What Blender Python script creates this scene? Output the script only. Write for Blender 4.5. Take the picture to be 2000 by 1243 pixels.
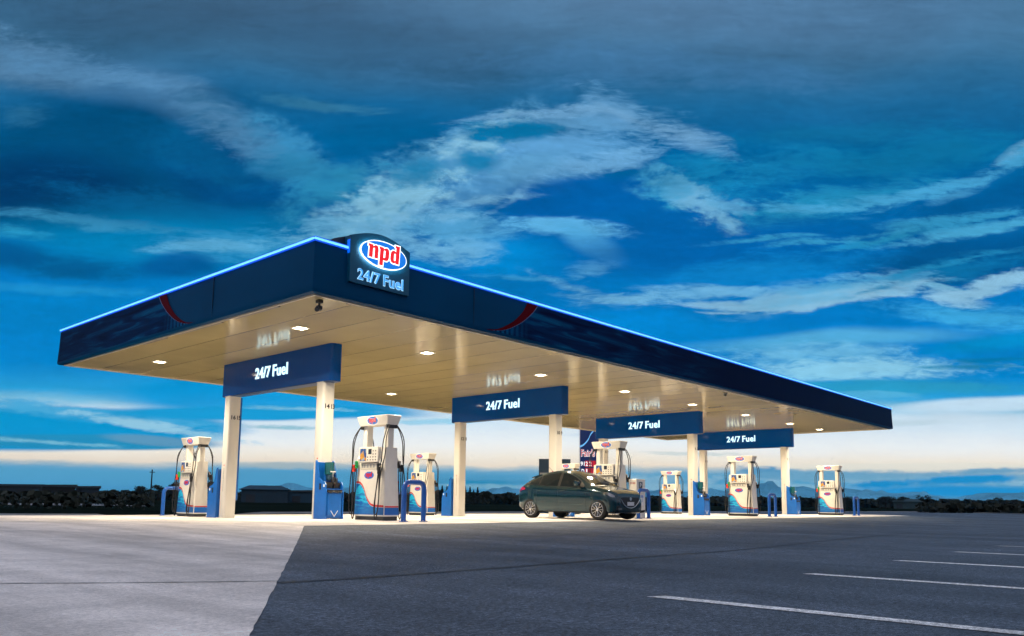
import bpy, bmesh, math, random
from mathutils import Vector, Matrix
from mathutils.bvhtree import BVHTree
R = math.radians
rnd = random.Random(7)
S = bpy.context.scene
COL = S.collection
for o in list(bpy.data.objects):
    bpy.data.objects.remove(o)

# ------------------------------------------------------------------ camera
# world: X runs along the long fascia (away, right), Y along the short one (away, left)
F_, PT, RO, YW, SY = 1556.8236, 0.1237, 0.0117, 0.7336, 165.8576
CAM = Vector((-9.0303, -13.631, 0.5958))
FW = Vector((math.cos(YW) * math.cos(PT), math.sin(YW) * math.cos(PT), math.sin(PT)))
RT = Vector((math.sin(YW), -math.cos(YW), 0))
UP = RT.cross(FW)
R2 = RT * math.cos(RO) + UP * math.sin(RO)
U2 = -RT * math.sin(RO) + UP * math.cos(RO)
cd = bpy.data.cameras.new('camera')
cam = bpy.data.objects.new('camera', cd)
COL.objects.link(cam)
cam.matrix_world = Matrix(((R2.x, U2.x, -FW.x, CAM.x), (R2.y, U2.y, -FW.y, CAM.y), (R2.z, U2.z, -FW.z, CAM.z), (0, 0, 0, 1)))
cd.sensor_width = 36
cd.lens = F_ / 2000 * 36
cd.shift_y = SY / 2000
cd.clip_start = 0.05
cd.clip_end = 60000
S.camera = cam


def ray(u, v):
    return FW + R2 * ((u - 1000) / F_) - U2 * ((v - 621.5 - SY) / F_)


def gnd(u, v, z=0.0):
    d = ray(u, v)
    return CAM + d * ((z - CAM.z) / d.z)


def far(u, dist, z=0.0):
    """ground point straight out in the direction of column u at a horizontal distance"""
    d = ray(u, 985)
    d.z = 0
    d.normalize()
    p = CAM + d * dist
    p.z = z
    return p


# ------------------------------------------------------------------ view
S.view_settings.view_transform = 'Standard'
S.view_settings.look = 'None'
S.view_settings.exposure = 0
S.view_settings.gamma = 1
S.cycles.use_denoising = True
S.cycles.max_bounces = 6
S.cycles.diffuse_bounces = 3
S.cycles.glossy_bounces = 4
S.cycles.sample_clamp_indirect = 6
S.cycles.use_light_tree = True
S.cycles.adaptive_threshold = 0.03
S.cycles.adaptive_min_samples = 12


def lin(c):
    return tuple(((x / 255) / 12.92 if x / 255 <= 0.04045 else ((x / 255 + 0.055) / 1.055) ** 2.4) for x in c) + (1,)


def smooth_curve(pts, n=8):
    """Catmull-Rom through pts"""
    P = [Vector(p) for p in pts]
    P = [P[0] * 2 - P[1]] + P + [P[-1] * 2 - P[-2]]
    out = []
    for i in range(1, len(P) - 2):
        for k in range(n):
            t = k / n
            a, b, c, d = P[i - 1], P[i], P[i + 1], P[i + 2]
            out.append(0.5 * ((2 * b) + (c - a) * t + (2 * a - 5 * b + 4 * c - d) * t * t + (3 * b - a - 3 * c + d) * t ** 3))
    out.append(P[-2])
    return out


# ------------------------------------------------------------------ sky (world)
def build_sky():
    w = bpy.data.worlds.new('World')
    S.world = w
    w.use_nodes = True
    nt = w.node_tree
    nt.nodes.clear()
    N = nt.nodes.new
    L = nt.links.new

    def m(op, a, b=None, c=None, clamp=False):
        n = N('ShaderNodeMath'); n.operation = op; n.use_clamp = clamp
        for i, x in enumerate((a, b, c)):
            if x is None:
                continue
            if isinstance(x, (int, float)):
                n.inputs[i].default_value = x
            else:
                L(x, n.inputs[i])
        return n.outputs[0]

    def vm(op, a, b=None):
        n = N('ShaderNodeVectorMath'); n.operation = op
        for i, x in enumerate((a, b)):
            if x is None:
                continue
            if isinstance(x, (tuple, list, Vector)):
                n.inputs[i].default_value = tuple(x)
            else:
                L(x, n.inputs[i])
        return n.outputs['Value'] if op == 'DOT_PRODUCT' else n.outputs[0]

    def mix(fac, a, b):
        n = N('ShaderNodeMix'); n.data_type = 'RGBA'; n.clamp_factor = True
        if isinstance(fac, (int, float)):
            n.inputs[0].default_value = fac
        else:
            L(fac, n.inputs[0])
        for i, x in ((6, a), (7, b)):
            if isinstance(x, tuple):
                n.inputs[i].default_value = x
            else:
                L(x, n.inputs[i])
        return n.outputs[2]

    def rng(x, a, b, c=0.0, d=1.0, smooth=True):
        n = N('ShaderNodeMapRange')
        n.interpolation_type = 'SMOOTHSTEP' if smooth else 'LINEAR'
        L(x, n.inputs[0])
        for i, q in enumerate((a, b, c, d)):
            n.inputs[i + 1].default_value = q
        return n.outputs[0]

    def noise(vec, scale, det, rough=0.55, dist=0.0, lac=2.0):
        n = N('ShaderNodeTexNoise')
        n.inputs['Scale'].default_value = scale
        n.inputs['Detail'].default_value = det
        n.inputs['Roughness'].default_value = rough
        n.inputs['Distortion'].default_value = dist
        n.inputs['Lacunarity'].default_value = lac
        L(vec, n.inputs['Vector'])
        return n

    def mapping(vec, loc=(0, 0, 0), rot=0, sc=(1, 1, 1), typ='POINT'):
        n = N('ShaderNodeMapping'); n.vector_type = typ
        L(vec, n.inputs[0])
        n.inputs['Location'].default_value = loc
        n.inputs['Rotation'].default_value = (0, 0, rot)
        n.inputs['Scale'].default_value = sc
        return n.outputs[0]

    H = (math.cos(YW), math.sin(YW), 0)
    RR = (math.sin(YW), -math.cos(YW), 0)
    tc = N('ShaderNodeTexCoord').outputs['Generated']
    dh = vm('DOT_PRODUCT', tc, H)
    dr = vm('DOT_PRODUCT', tc, RR)
    dz = vm('DOT_PRODUCT', tc, (0, 0, 1))
    dhc = m('MAXIMUM', dh, 0.08)
    s = m('DIVIDE', dr, dhc)
    t = m('DIVIDE', dz, dhc)
    comb = N('ShaderNodeCombineXYZ')
    L(s, comb.inputs[0]); L(t, comb.inputs[1])
    W0 = comb.outputs[0]

    def st(u, v):
        d = ray(u, v)
        k = d.x * H[0] + d.y * H[1]
        return (d.x * RR[0] + d.y * RR[1]) / k, d.z / k

    # drifting warp so that no cloud keeps a clean edge; weaker near the horizon
    horiz = rng(t, 0.0, 0.35, 0.12, 1.0)
    nw = noise(mapping(W0, sc=(1, 1.8, 1)), 3.0, 4, 0.42)
    wv = vm('SUBTRACT', nw.outputs['Color'], (0.5, 0.5, 0.5))
    sc = N('ShaderNodeVectorMath'); sc.operation = 'SCALE'
    L(wv, sc.inputs[0]); L(m('MULTIPLY', horiz, 0.085), sc.inputs['Scale'])
    wmul = vm('MULTIPLY', sc.outputs[0], (1.3, 0.75, 0))
    W = vm('ADD', W0, wmul)
    # fibrous, puffy and fine masks
    def cen(x, k):
        return m('MULTIPLY', m('SUBTRACT', x, 0.5), k)
    fr_ = noise(mapping(W, rot=R(3), sc=(1.6, 8.5, 1)), 2.4, 7, 0.66, 0.35).outputs['Fac']
    gr_ = noise(mapping(W, rot=R(-13), sc=(1.9, 9.5, 1)), 3.0, 7, 0.67, 0.3).outputs['Fac']
    pr_ = noise(mapping(W, sc=(1, 1.6, 1)), 9, 5, 0.66, 0.2).outputs['Fac']
    br_ = noise(mapping(W, rot=R(25), sc=(1, 2.0, 1)), 24, 4, 0.62, 0.25).outputs['Fac']
    fib2 = rng(gr_, 0.36, 0.68)
    ha_ = noise(mapping(W, rot=R(-8), sc=(1, 3.2, 1)), 42, 3, 0.72, 0.4).outputs['Fac']
    hb_ = noise(mapping(W, rot=R(20), sc=(1, 1.7, 1)), 60, 2, 0.7, 0.2).outputs['Fac']
    masks = {'f': m('ADD', cen(fr_, 4.0), cen(ha_, 2.4)), 'g': m('ADD', cen(gr_, 4.8), cen(ha_, 2.6)), 'p': m('ADD', cen(pr_, 4.4), cen(hb_, 1.8)), 'b': m('ADD', cen(br_, 5.0), cen(hb_, 1.6))}

    # base ramp in elevation
    stops = [(1000, (56, 118, 165)), (985, (60, 130, 180)), (955, (84, 160, 200)), (925, (90, 165, 202)), (916, (150, 185, 200)),
             (912, (246, 226, 198)), (896, (248, 236, 214)), (868, (236, 238, 236)), (830, (208, 224, 234)), (806, (196, 218, 232)),
             (792, (120, 186, 216)), (772, (40, 158, 214)), (720, (0, 134, 212)), (640, (0, 126, 208)), (560, (0, 120, 200)),
             (480, (0, 106, 184)), (380, (0, 98, 168)), (270, (0, 98, 160)), (190, (28, 100, 154)), (100, (60, 108, 152)), (0, (74, 116, 154)),
             (-200, (88, 122, 156)), (-600, (110, 135, 165))]
    tw = N('ShaderNodeSeparateXYZ'); L(W, tw.inputs[0])
    tmin, tmax = st(1000, 1000)[1], st(1000, -600)[1]
    tpos = m('DIVIDE', m('SUBTRACT', tw.outputs[1], tmin), tmax - tmin)
    # noise is finer close to the horizon, so add a small ripple
    rip = m('MULTIPLY', m('SUBTRACT', fib2, 0.5), 0.004)
    tpos = m('ADD', tpos, rip)
    cr = N('ShaderNodeValToRGB')
    L(tpos, cr.inputs[0])
    els = cr.color_ramp.elements
    for i, (v, c) in enumerate(stops):
        p = (st(1000, v)[1] - tmin) / (tmax - tmin)
        e = els[i] if i < 2 else els.new(p)
        e.position = p
        e.color = lin(c if v > 760 else (c[0] * .9, c[1] * 1.02, c[2] * .99))
    col = cr.outputs[0]

    K = 1540.0
    B = [
        # top greys
        (300, -20, 700, 190, 0, (50, 86, 122), .85, '', 1),
        (760, 60, 420, 130, -6, (44, 84, 122), .7, '', 1),
        (1500, 0, 900, 170, 0, (78, 118, 156), .8, '', 1),
        (1250, 130, 600, 60, 0, (62, 112, 156), .5, 'f', 1),
        # deep blue, left
        (230, 300, 430, 190, 0, (0, 74, 124), 1, '', .8),
        (60, 380, 300, 110, 0, (0, 50, 100), .95, '', .9),
        (490, 350, 230, 120, -18, (0, 72, 132), .9, '', .9),
        (760, 270, 230, 110, -15, (0, 88, 145), .7, '', 1),
        # arc of haze, left
        (40, 100, 260, 75, -12, (84, 126, 162), .8, 'f', .9),
        (60, 120, 200, 60, -12, (78, 120, 156), .6, '', 1),
        (230, 146, 240, 66, -8, (74, 120, 160), .65, '', 1),
        (370, 190, 180, 56, -24, (72, 122, 164), .6, '', 1),
        (460, 238, 150, 44, -30, (50, 114, 160), .6, '', 1),
        (620, 195, 190, 20, -6, (50, 116, 158), .7, 'f', .8),
        (30, 215, 80, 40, 0, (40, 105, 150), .6, 'f', 1),
        (560, 290, 130, 70, -35, (60, 140, 186), .75, 'p', .8),
        (620, 350, 150, 60, -30, (40, 130, 180), .6, 'p', .8),
        # lower left
        (330, 470, 480, 100, 0, (0, 126, 184), .85, '', 1),
        (180, 432, 240, 22, -5, (54, 136, 184), .7, 'f', .9),
        (500, 470, 260, 55, 6, (60, 152, 200), .6, 'f', .9),
        (400, 482, 160, 22, 5, (96, 168, 206), .6, 'g', .9),
        (330, 528, 95, 36, 6, (0, 88, 158), .9, '', .8),
        (150, 535, 190, 42, -8, (0, 88, 146), .85, 'f', .9),
        (20, 505, 90, 40, 0, (0, 78, 138), .8, '', .9),
        (30, 455, 90, 22, -6, (40, 148, 196), .7, 'f', .9),
        (110, 612, 420, 70, 0, (0, 130, 206), .8, '', 1),
        (150, 575, 300, 16, -3, (40, 150, 205), .4, 'f', 1),
        # big central arch
        (770, 380, 210, 90, 34, (78, 150, 192), .85, 'p', .8),
        (700, 445, 190, 55, 6, (98, 166, 204), .85, 'g', .8),
        (860, 440, 190, 48, -6, (84, 160, 206), .8, 'f', .8),
        (650, 380, 160, 60, 20, (40, 130, 176), .7, 'p', .9),
        (930, 300, 200, 80, 38, (84, 150, 196), .9, 'p', .8),
        (1010, 345, 240, 52, 22, (88, 154, 204), .75, '', 1),
        (1010, 345, 240, 70, 22, (100, 164, 208), .7, 'p', 1),
        (1100, 275, 260, 60, 8, (92, 154, 202), .85, 'f', .9),
        (1120, 232, 260, 48, 3, (92, 150, 194), .8, 'f', .8),
        (1215, 212, 110, 52, -40, (92, 148, 192), .8, 'f', .9),
        (1330, 268, 170, 26, -24, (96, 150, 196), .7, 'f', 1),
        (960, 262, 80, 26, -14, (0, 112, 166), .85, 'p', .7),
        (1040, 250, 110, 20, -4, (10, 112, 166), .7, 'b', .7),
        (950, 285, 70, 34, 30, (0, 112, 170), .7, 'p', .7),
        (940, 280, 140, 60, 30, (130, 184, 214), .85, 'b', .9),
        (760, 400, 190, 66, 20, (134, 190, 218), .8, 'b', .9),
        (1000, 262, 120, 34, 8, (6, 112, 168), .9, 'p', .7),
        (930, 330, 60, 36, 0, (10, 120, 176), .8, 'p', .8),
        (800, 350, 90, 40, 0, (10, 118, 172), .7, 'p', .8),
        (1130, 385, 190, 52, 10, (0, 92, 172), .95, '', .6),
        (1300, 430, 260, 90, -4, (0, 92, 170), .85, '', 1),
        (1100, 445, 150, 24, -3, (92, 172, 220), .9, 'f', .8),
        (1150, 475, 90, 28, -28, (82, 168, 220), .85, '', .9),
        (1155, 526, 60, 26, 18, (100, 176, 220), .9, 'f', .9),
        (1010, 505, 170, 50, -4, (0, 140, 218), .8, '', 1),
        (1050, 540, 180, 10, -3, (70, 165, 215), .6, 'f', .9),
        # right ripples
        (1330, 372, 110, 62, -20, (40, 142, 192), .8, 'b', .9),
        (1380, 330, 150, 60, 0, (20, 128, 182), .6, 'g', .9),
        (1500, 335, 260, 60, 10, (20, 128, 184), .65, 'g', .9),
        (1620, 390, 340, 46, 12, (34, 140, 190), .75, 'g', .9),
        (1400, 480, 460, 62, 6, (0, 94, 172), .85, '', 1),
        (1350, 385, 130, 46, -34, (110, 170, 206), .8, 'b', .8),
        (1290, 350, 90, 50, 0, (60, 150, 196), .6, 'b', .8),
        (1430, 400, 90, 24, -20, (90, 160, 202), .7, 'b', .8),
        (1720, 460, 320, 18, 14, (40, 146, 196), .75, 'g', .9),
        (1900, 500, 300, 70, 10, (0, 82, 146), .95, '', .8),
        (1950, 380, 240, 46, 18, (0, 84, 148), .85, '', .9),
        (1900, 438, 240, 18, 12, (72, 164, 208), .9, 'g', .8),
        (1980, 290, 90, 14, 26, (100, 164, 204), .9, 'g', .8),
        (1860, 370, 90, 16, 26, (70, 150, 196), .6, 'g', .9),
        (1750, 545, 300, 16, 14, (20, 130, 186), .5, 'g', .9),
        (1760, 300, 300, 70, 8, (10, 112, 164), .7, 'g', .9),
        (1640, 250, 340, 40, 6, (14, 108, 160), .6, 'f', .9),
        (1500, 520, 300, 50, 8, (10, 126, 200), .6, 'g', .9),
        (1880, 520, 200, 40, 12, (8, 112, 172), .7, 'g', .8),
        (250, 390, 300, 60, -8, (4, 92, 148), .6, 'f', .9),
        (420, 290, 200, 90, -20, (4, 92, 146), .5, 'p', .9),
        (700, 560, 300, 80, 0, (10, 140, 206), .5, 'f', .9),
        # bright streak above the canopy comes from the strokes below
        (1260, 640, 300, 40, 0, (0, 134, 216), .7, '', 1),
        (1900, 615, 260, 34, -2, (62, 168, 222), .8, 'f', .9),
        (1560, 630, 200, 30, -3, (0, 118, 200), .7, 'f', 1),
        (1620, 668, 340, 22, 4, (96, 184, 226), .75, '', 1),
        (1560, 700, 300, 30, 2, (120, 192, 226), .7, 'f', .9),
        (1700, 725, 420, 26, 2, (140, 202, 230), .85, 'f', .9),
        (1950, 665, 180, 22, 10, (0, 148, 210), .6, '', 1),
        (1940, 700, 130, 9, 6, (0, 120, 176), .8, 'g', .9),
        (1890, 716, 130, 7, 3, (30, 130, 180), .8, 'g', .9),
        (1800, 758, 420, 18, 2, (40, 150, 198), .85, 'f', .8),
        (1950, 790, 260, 18, 4, (196, 218, 234), 1, '', .7),
        (1700, 776, 120, 10, 0, (90, 175, 212), .6, 'f', .9),
        # low left: blue tongue over the white band
        (60, 838, 420, 44, 1, (0, 140, 200), 1, '', .3),
        (180, 864, 270, 16, 0, (30, 134, 182), 1, '', .45),
        (170, 806, 420, 20, -5, (70, 162, 206), .85, 'f', .8),
        (300, 832, 260, 15, -9, (150, 196, 216), .8, 'g', .9),
        (300, 860, 110, 12, -4, (96, 146, 176), .9, '', .7),
        (60, 862, 260, 6, -3, (120, 184, 206), .8, 'g', .9),
        (560, 770, 360, 46, 0, (0, 144, 212), .95, '', .5),
        (520, 806, 330, 16, 0, (20, 146, 206), 1, '', .5),
        (600, 800, 170, 6, -2, (130, 190, 214), .7, 'g', .9),
        (560, 834, 110, 6, -2, (140, 184, 198), .8, 'g', .9),
        (850, 822, 140, 9, 4, (150, 200, 222), .8, 'g', .9),
        (580, 910, 170, 9, 0, (176, 186, 184), .8, 'f', .9),
        (1330, 885, 160, 6, 0, (200, 206, 200), .6, 'g', .9),
        (1240, 850, 200, 7, 0, (190, 204, 208), .5, 'g', .9),
        (1640, 832, 300, 8, 2, (186, 204, 212), .6, 'g', .9),
        # low right: clouds on the ranges
        (1280, 950, 220, 18, 0, (150, 190, 208), .8, 'p', .9),
        (1340, 940, 130, 10, 0, (40, 140, 194), .9, 'b', .9),
        (1850, 915, 420, 12, 0, (244, 232, 212), .9, '', .7),
        (1620, 934, 300, 12, 0, (170, 200, 214), .8, 'b', .9),
        (1860, 938, 320, 14, 0, (150, 190, 210), .9, 'b', .9),
        (1240, 936, 260, 12, 0, (160, 196, 212), .7, 'b', .9),
        (1500, 922, 110, 15, -6, (92, 150, 186), .9, 'f', .8),
        (1640, 930, 260, 16, 0, (120, 170, 196), .9, 'p', .8),
        (1560, 952, 260, 14, 0, (150, 192, 210), .8, 'b', .9),
        (1720, 947, 130, 10, 3, (14, 138, 204), .95, 'p', .8),
        (1880, 940, 240, 11, 3, (16, 140, 208), .95, 'p', .8),
        (1960, 922, 260, 9, 3, (120, 166, 192), .9, 'f', .8),
        (1880, 962, 300, 14, 0, (0, 142, 216), .9, '', .9),
        (940, 942, 110, 8, 0, (30, 140, 186), .8, 'f', .8),
        (1000, 950, 200, 7, 0, (150, 196, 210), .7, 'b', .9),
    ]
    def stroke(pts, wd, c, k, kind, soft, step=60, fl=1.9):
        P = smooth_curve([(a, b, 0) for a, b in pts], 12)
        acc = 0
        last = None
        for p, q in zip(P, P[1:]):
            acc += (q - p).length
            if last is None or acc > step:
                acc = 0
                last = p
                ang = math.degrees(math.atan2(-(q.y - p.y), q.x - p.x))
                j = rnd.uniform(.45, 1.55)
                B.append((p.x + rnd.uniform(-.2, .2) * step, p.y + rnd.uniform(-.45, .45) * wd, step * fl * rnd.uniform(.8, 1.3), wd * j, ang + rnd.uniform(-5, 5), c, k * rnd.uniform(.7, 1), kind, soft))
    stroke([(1400, 606), (1500, 604), (1598, 596), (1674, 584), (1746, 572)], 7, (150, 200, 226), .8, 'g', .8, 40)
    stroke([(1560, 582), (1650, 562), (1750, 548), (1830, 552), (1900, 558)], 9, (120, 186, 220), .8, 'g', .9, 40)
    stroke([(1130, 556), (1200, 574), (1270, 574), (1340, 572), (1420, 566), (1480, 584)], 20, (112, 178, 218), .8, 'f', .9, 70)
    stroke([(1400, 600), (1500, 599), (1598, 590), (1674, 576), (1746, 563), (1813, 551), (1848, 564), (1905, 567), (1949, 557), (2010, 545)], 21, (142, 192, 222), 1, 'f', .75, 48)
    stroke([(1500, 590), (1600, 578), (1700, 556), (1800, 545)], 24, (110, 178, 216), .6, 'g', 1, 70)
    stroke([(1600, 566), (1720, 545), (1850, 540)], 10, (60, 150, 200), .6, 'g', 1, 80)
    stroke([(1560, 400), (1680, 392), (1790, 372), (1900, 330), (2000, 290)], 16, (70, 158, 204), .75, 'g', 1, 70)
    stroke([(1480, 470), (1640, 462), (1780, 438), (1900, 420), (2010, 400)], 16, (50, 146, 198), .8, 'g', 1, 70)
    stroke([(1700, 560), (1800, 520), (1900, 490), (2010, 470)], 12, (30, 130, 184), .8, 'g', 1, 70)
    stroke([(1000, 395), (1060, 350), (1140, 322), (1230, 300)], 22, (110, 168, 212), .7, 'f', 1, 50)
    stroke([(730, 470), (800, 430), (900, 420), (990, 400)], 20, (120, 178, 214), .7, 'g', 1, 50)
    stroke([(660, 440), (740, 455), (850, 480), (940, 490)], 22, (108, 172, 212), .75, 'f', 1, 50)
    stroke([(930, 230), (1030, 214), (1130, 206), (1210, 205), (1280, 240), (1340, 268), (1380, 284)], 20, (112, 162, 202), .6, 'f', 1, 50)
    stroke([(0, 80), (120, 118), (250, 148), (350, 175), (430, 222), (500, 268)], 34, (84, 132, 172), .55, 'f', 1, 80)
    Wb = W
    for bi, (u, v, ru, rv, ang, c, k, kind, soft) in enumerate(B):
        cs, ct = st(u, v)
        if bi % 10 == 9:
            # make the next patches wait for the ones before (keeps the shader's working memory small)
            ch = N('ShaderNodeVectorMath'); ch.operation = 'MULTIPLY_ADD'
            L(col, ch.inputs[0]); ch.inputs[1].default_value = (1e-6, 1e-6, 1e-6); L(W, ch.inputs[2])
            Wb = ch.outputs[0]
        mp = mapping(Wb, (cs, ct, 0), R(ang), (ru / K * 1.1, rv / K * 1.1, 1), 'TEXTURE')
        g = N('ShaderNodeTexGradient'); g.gradient_type = 'SPHERICAL'
        L(mp, g.inputs[0])
        if kind:
            f = rng(m('MULTIPLY_ADD', g.outputs['Fac'], 1.75 / soft, masks[kind]), 0.15, 1.75, 0, min(k * 1.15, 1))
            f = m('MULTIPLY', f, rng(g.outputs['Fac'], 0.0, 0.30))
        else:
            f = rng(g.outputs['Fac'], 0.0, 0.75 * soft, 0, k)
        col = mix(f, col, lin((c[0], min(c[1] * 1.02, 255), c[2] * .99) if c[0] < 60 else (c[0] * .98, c[1] * 1.005, min(c[2] * 1.01, 255))))
    # fine layered texture over all of it
    sv = N('ShaderNodeVectorMath'); sv.operation = 'SCALE'
    L(col, sv.inputs[0])
    tex = m('ADD', m('MULTIPLY', cen(gr_, 0.5), 1.0), m('ADD', m('ADD', cen(fr_, 0.6), cen(ha_, 0.30)), m('ADD', cen(pr_, 0.4), cen(hb_, 0.12))))
    L(m('ADD', m('MULTIPLY', tex, rng(t, 0.03, 0.25, 0.12, 1.0)), 1.0), sv.inputs['Scale'])
    col = sv.outputs[0]
    # low sun glow is brighter than the film white
    gl = N('ShaderNodeVectorMath'); gl.operation = 'SCALE'
    L(col, gl.inputs[0])
    L(m('ADD', m('MULTIPLY', rng(t, 0.20, 0.06), 0.30), 1.0), gl.inputs['Scale'])
    col = gl.outputs[0]
    # the part of the sky behind the camera: an invented pale lilac overcast, added to brighten the forecourt
    nb = noise(mapping(tc, sc=(1, 1, 2.5)), 2.0, 5, 0.55)
    back = mix(rng(nb.outputs['Fac'], 0.35, 0.65), (0.42, 0.42, 0.50, 1), (0.76, 0.72, 0.80, 1))
    upc = mix(rng(dz, 0.45, 0.95), col, (0.26, 0.35, 0.50, 1))
    col = mix(rng(dh, -0.15, 0.62), back, upc)
    # below the horizon: dull ground tone
    col = mix(rng(dz, -0.02, -0.004), (0.02, 0.03, 0.04, 1), col) if False else col
    bg = N('ShaderNodeBackground')
    L(col, bg.inputs[0])
    bg.inputs[1].default_value = 1.0
    out = N('ShaderNodeOutputWorld')
    L(bg.outputs[0], out.inputs[0])
    w.cycles.sampling_method = 'NONE'


build_sky()


# ------------------------------------------------------------------ materials
MATS = {}


def mat(name, color, rough=0.5, metal=0.0, spec=0.5, noise=None, bump=None, coat=0.0, emis=None, es=0.0, trans=0.0, ior=1.45, aniso=0.0):
    """noise=(scale, amount 0..1 darken/lighten, detail, (stretch)) ; bump=(scale, strength, distance)"""
    if name in MATS:
        return MATS[name]
    mt = bpy.data.materials.new(name)
    mt.use_nodes = True
    nt = mt.node_tree
    b = nt.nodes['Principled BSDF']
    c = tuple(color) + (1,) if len(color) == 3 else tuple(color)
    b.inputs['Base Color'].default_value = c
    b.inputs['Roughness'].default_value = rough
    b.inputs['Metallic'].default_value = metal
    b.inputs['Specular IOR Level'].default_value = spec
    b.inputs['IOR'].default_value = ior
    b.inputs['Coat Weight'].default_value = coat
    b.inputs['Coat Roughness'].default_value = 0.05
    b.inputs['Transmission Weight'].default_value = trans
    b.inputs['Anisotropic'].default_value = aniso
    if emis:
        b.inputs['Emission Color'].default_value = tuple(emis) + (1,)
        b.inputs['Emission Strength'].default_value = es
    tc = nt.nodes.new('ShaderNodeTexCoord')
    if noise:
        sc, amt, det = noise[:3]
        st = noise[3] if len(noise) > 3 else (1, 1, 1)
        mp = nt.nodes.new('ShaderNodeMapping'); mp.inputs['Scale'].default_value = st
        nt.links.new(tc.outputs['Object'], mp.inputs[0])
        n = nt.nodes.new('ShaderNodeTexNoise')
        n.inputs['Scale'].default_value = sc; n.inputs['Detail'].default_value = det
        n.inputs['Roughness'].default_value = 0.6
        nt.links.new(mp.outputs[0], n.inputs['Vector'])
        mr = nt.nodes.new('ShaderNodeMapRange')
        mr.inputs[1].default_value = 0.3; mr.inputs[2].default_value = 0.7
        mr.inputs[3].default_value = 1 - amt; mr.inputs[4].default_value = 1 + amt * 0.6
        nt.links.new(n.outputs['Fac'], mr.inputs[0])
        vm = nt.nodes.new('ShaderNodeVectorMath'); vm.operation = 'SCALE'
        vm.inputs[0].default_value = c[:3]
        nt.links.new(mr.outputs[0], vm.inputs['Scale'])
        nt.links.new(vm.outputs[0], b.inputs['Base Color'])
    if bump:
        n2 = nt.nodes.new('ShaderNodeTexNoise')
        n2.inputs['Scale'].default_value = bump[0]; n2.inputs['Detail'].default_value = 4
        nt.links.new(tc.outputs['Object'], n2.inputs['Vector'])
        bp = nt.nodes.new('ShaderNodeBump')
        bp.inputs['Strength'].default_value = bump[1]; bp.inputs['Distance'].default_value = bump[2]
        nt.links.new(n2.outputs['Fac'], bp.inputs['Height'])
        nt.links.new(bp.outputs[0], b.inputs['Normal'])
    MATS[name] = mt
    return mt


WHITE = mat('white enamel', (0.74, 0.71, 0.64), 0.35, noise=(6, .05, 4))
CREAM = mat('column paint', (0.68, 0.66, 0.61), 0.42, noise=(3, .07, 5, (1, 1, .25)))
BLUE = mat('blue powder coat', (0.005, 0.115, 0.46), 0.35, noise=(5, .12, 4), bump=(60, .1, .004))
HOOPBLUE = mat('hoop blue paint', (0.006, 0.09, 0.40), 0.3, noise=(9, .15, 4), coat=.3)
BLACK = mat('black rubber', (0.012, 0.012, 0.013), 0.45)
DKGREY = mat('dark grey plastic', (0.03, 0.032, 0.036), 0.45)
GREY = mat('grey plastic', (0.25, 0.26, 0.27), 0.5)
RED = mat('signal red', (0.55, 0.012, 0.02), 0.4)
REDN = mat('red nozzle grip', (0.75, 0.05, 0.02), 0.4)
GREENN = mat('green nozzle grip', (0.02, 0.35, 0.09), 0.4)
CHROME = mat('brushed metal', (0.6, 0.6, 0.6), 0.3, metal=1)
PWHITE = mat('white vinyl', (0.8, 0.8, 0.8), 0.4)
PBLUE = mat('logo blue vinyl', (0.01, 0.16, 0.62), 0.35)
TEXTBLK = mat('black vinyl', (0.015, 0.015, 0.02), 0.5)


def link(o, parent=None):
    COL.objects.link(o)
    if parent is not None:
        o.parent = parent
    return o


def tag(o, label=None, cat=None, group=None, kind=None):
    if label: o['label'] = label
    if cat: o['category'] = cat
    if group: o['group'] = group
    if kind: o['kind'] = kind
    return o


def empty(name, loc=(0, 0, 0), rz=0.0):
    o = bpy.data.objects.new(name, None)
    o.location = loc
    o.rotation_euler = (0, 0, rz)
    o.empty_display_size = .2
    return link(o)


def copy_tree(o, parent=None):
    c = o.copy()
    COL.objects.link(c)
    c.parent = parent
    for ch in [x for x in bpy.data.objects if x.parent == o]:
        copy_tree(ch, c)
    return c


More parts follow.
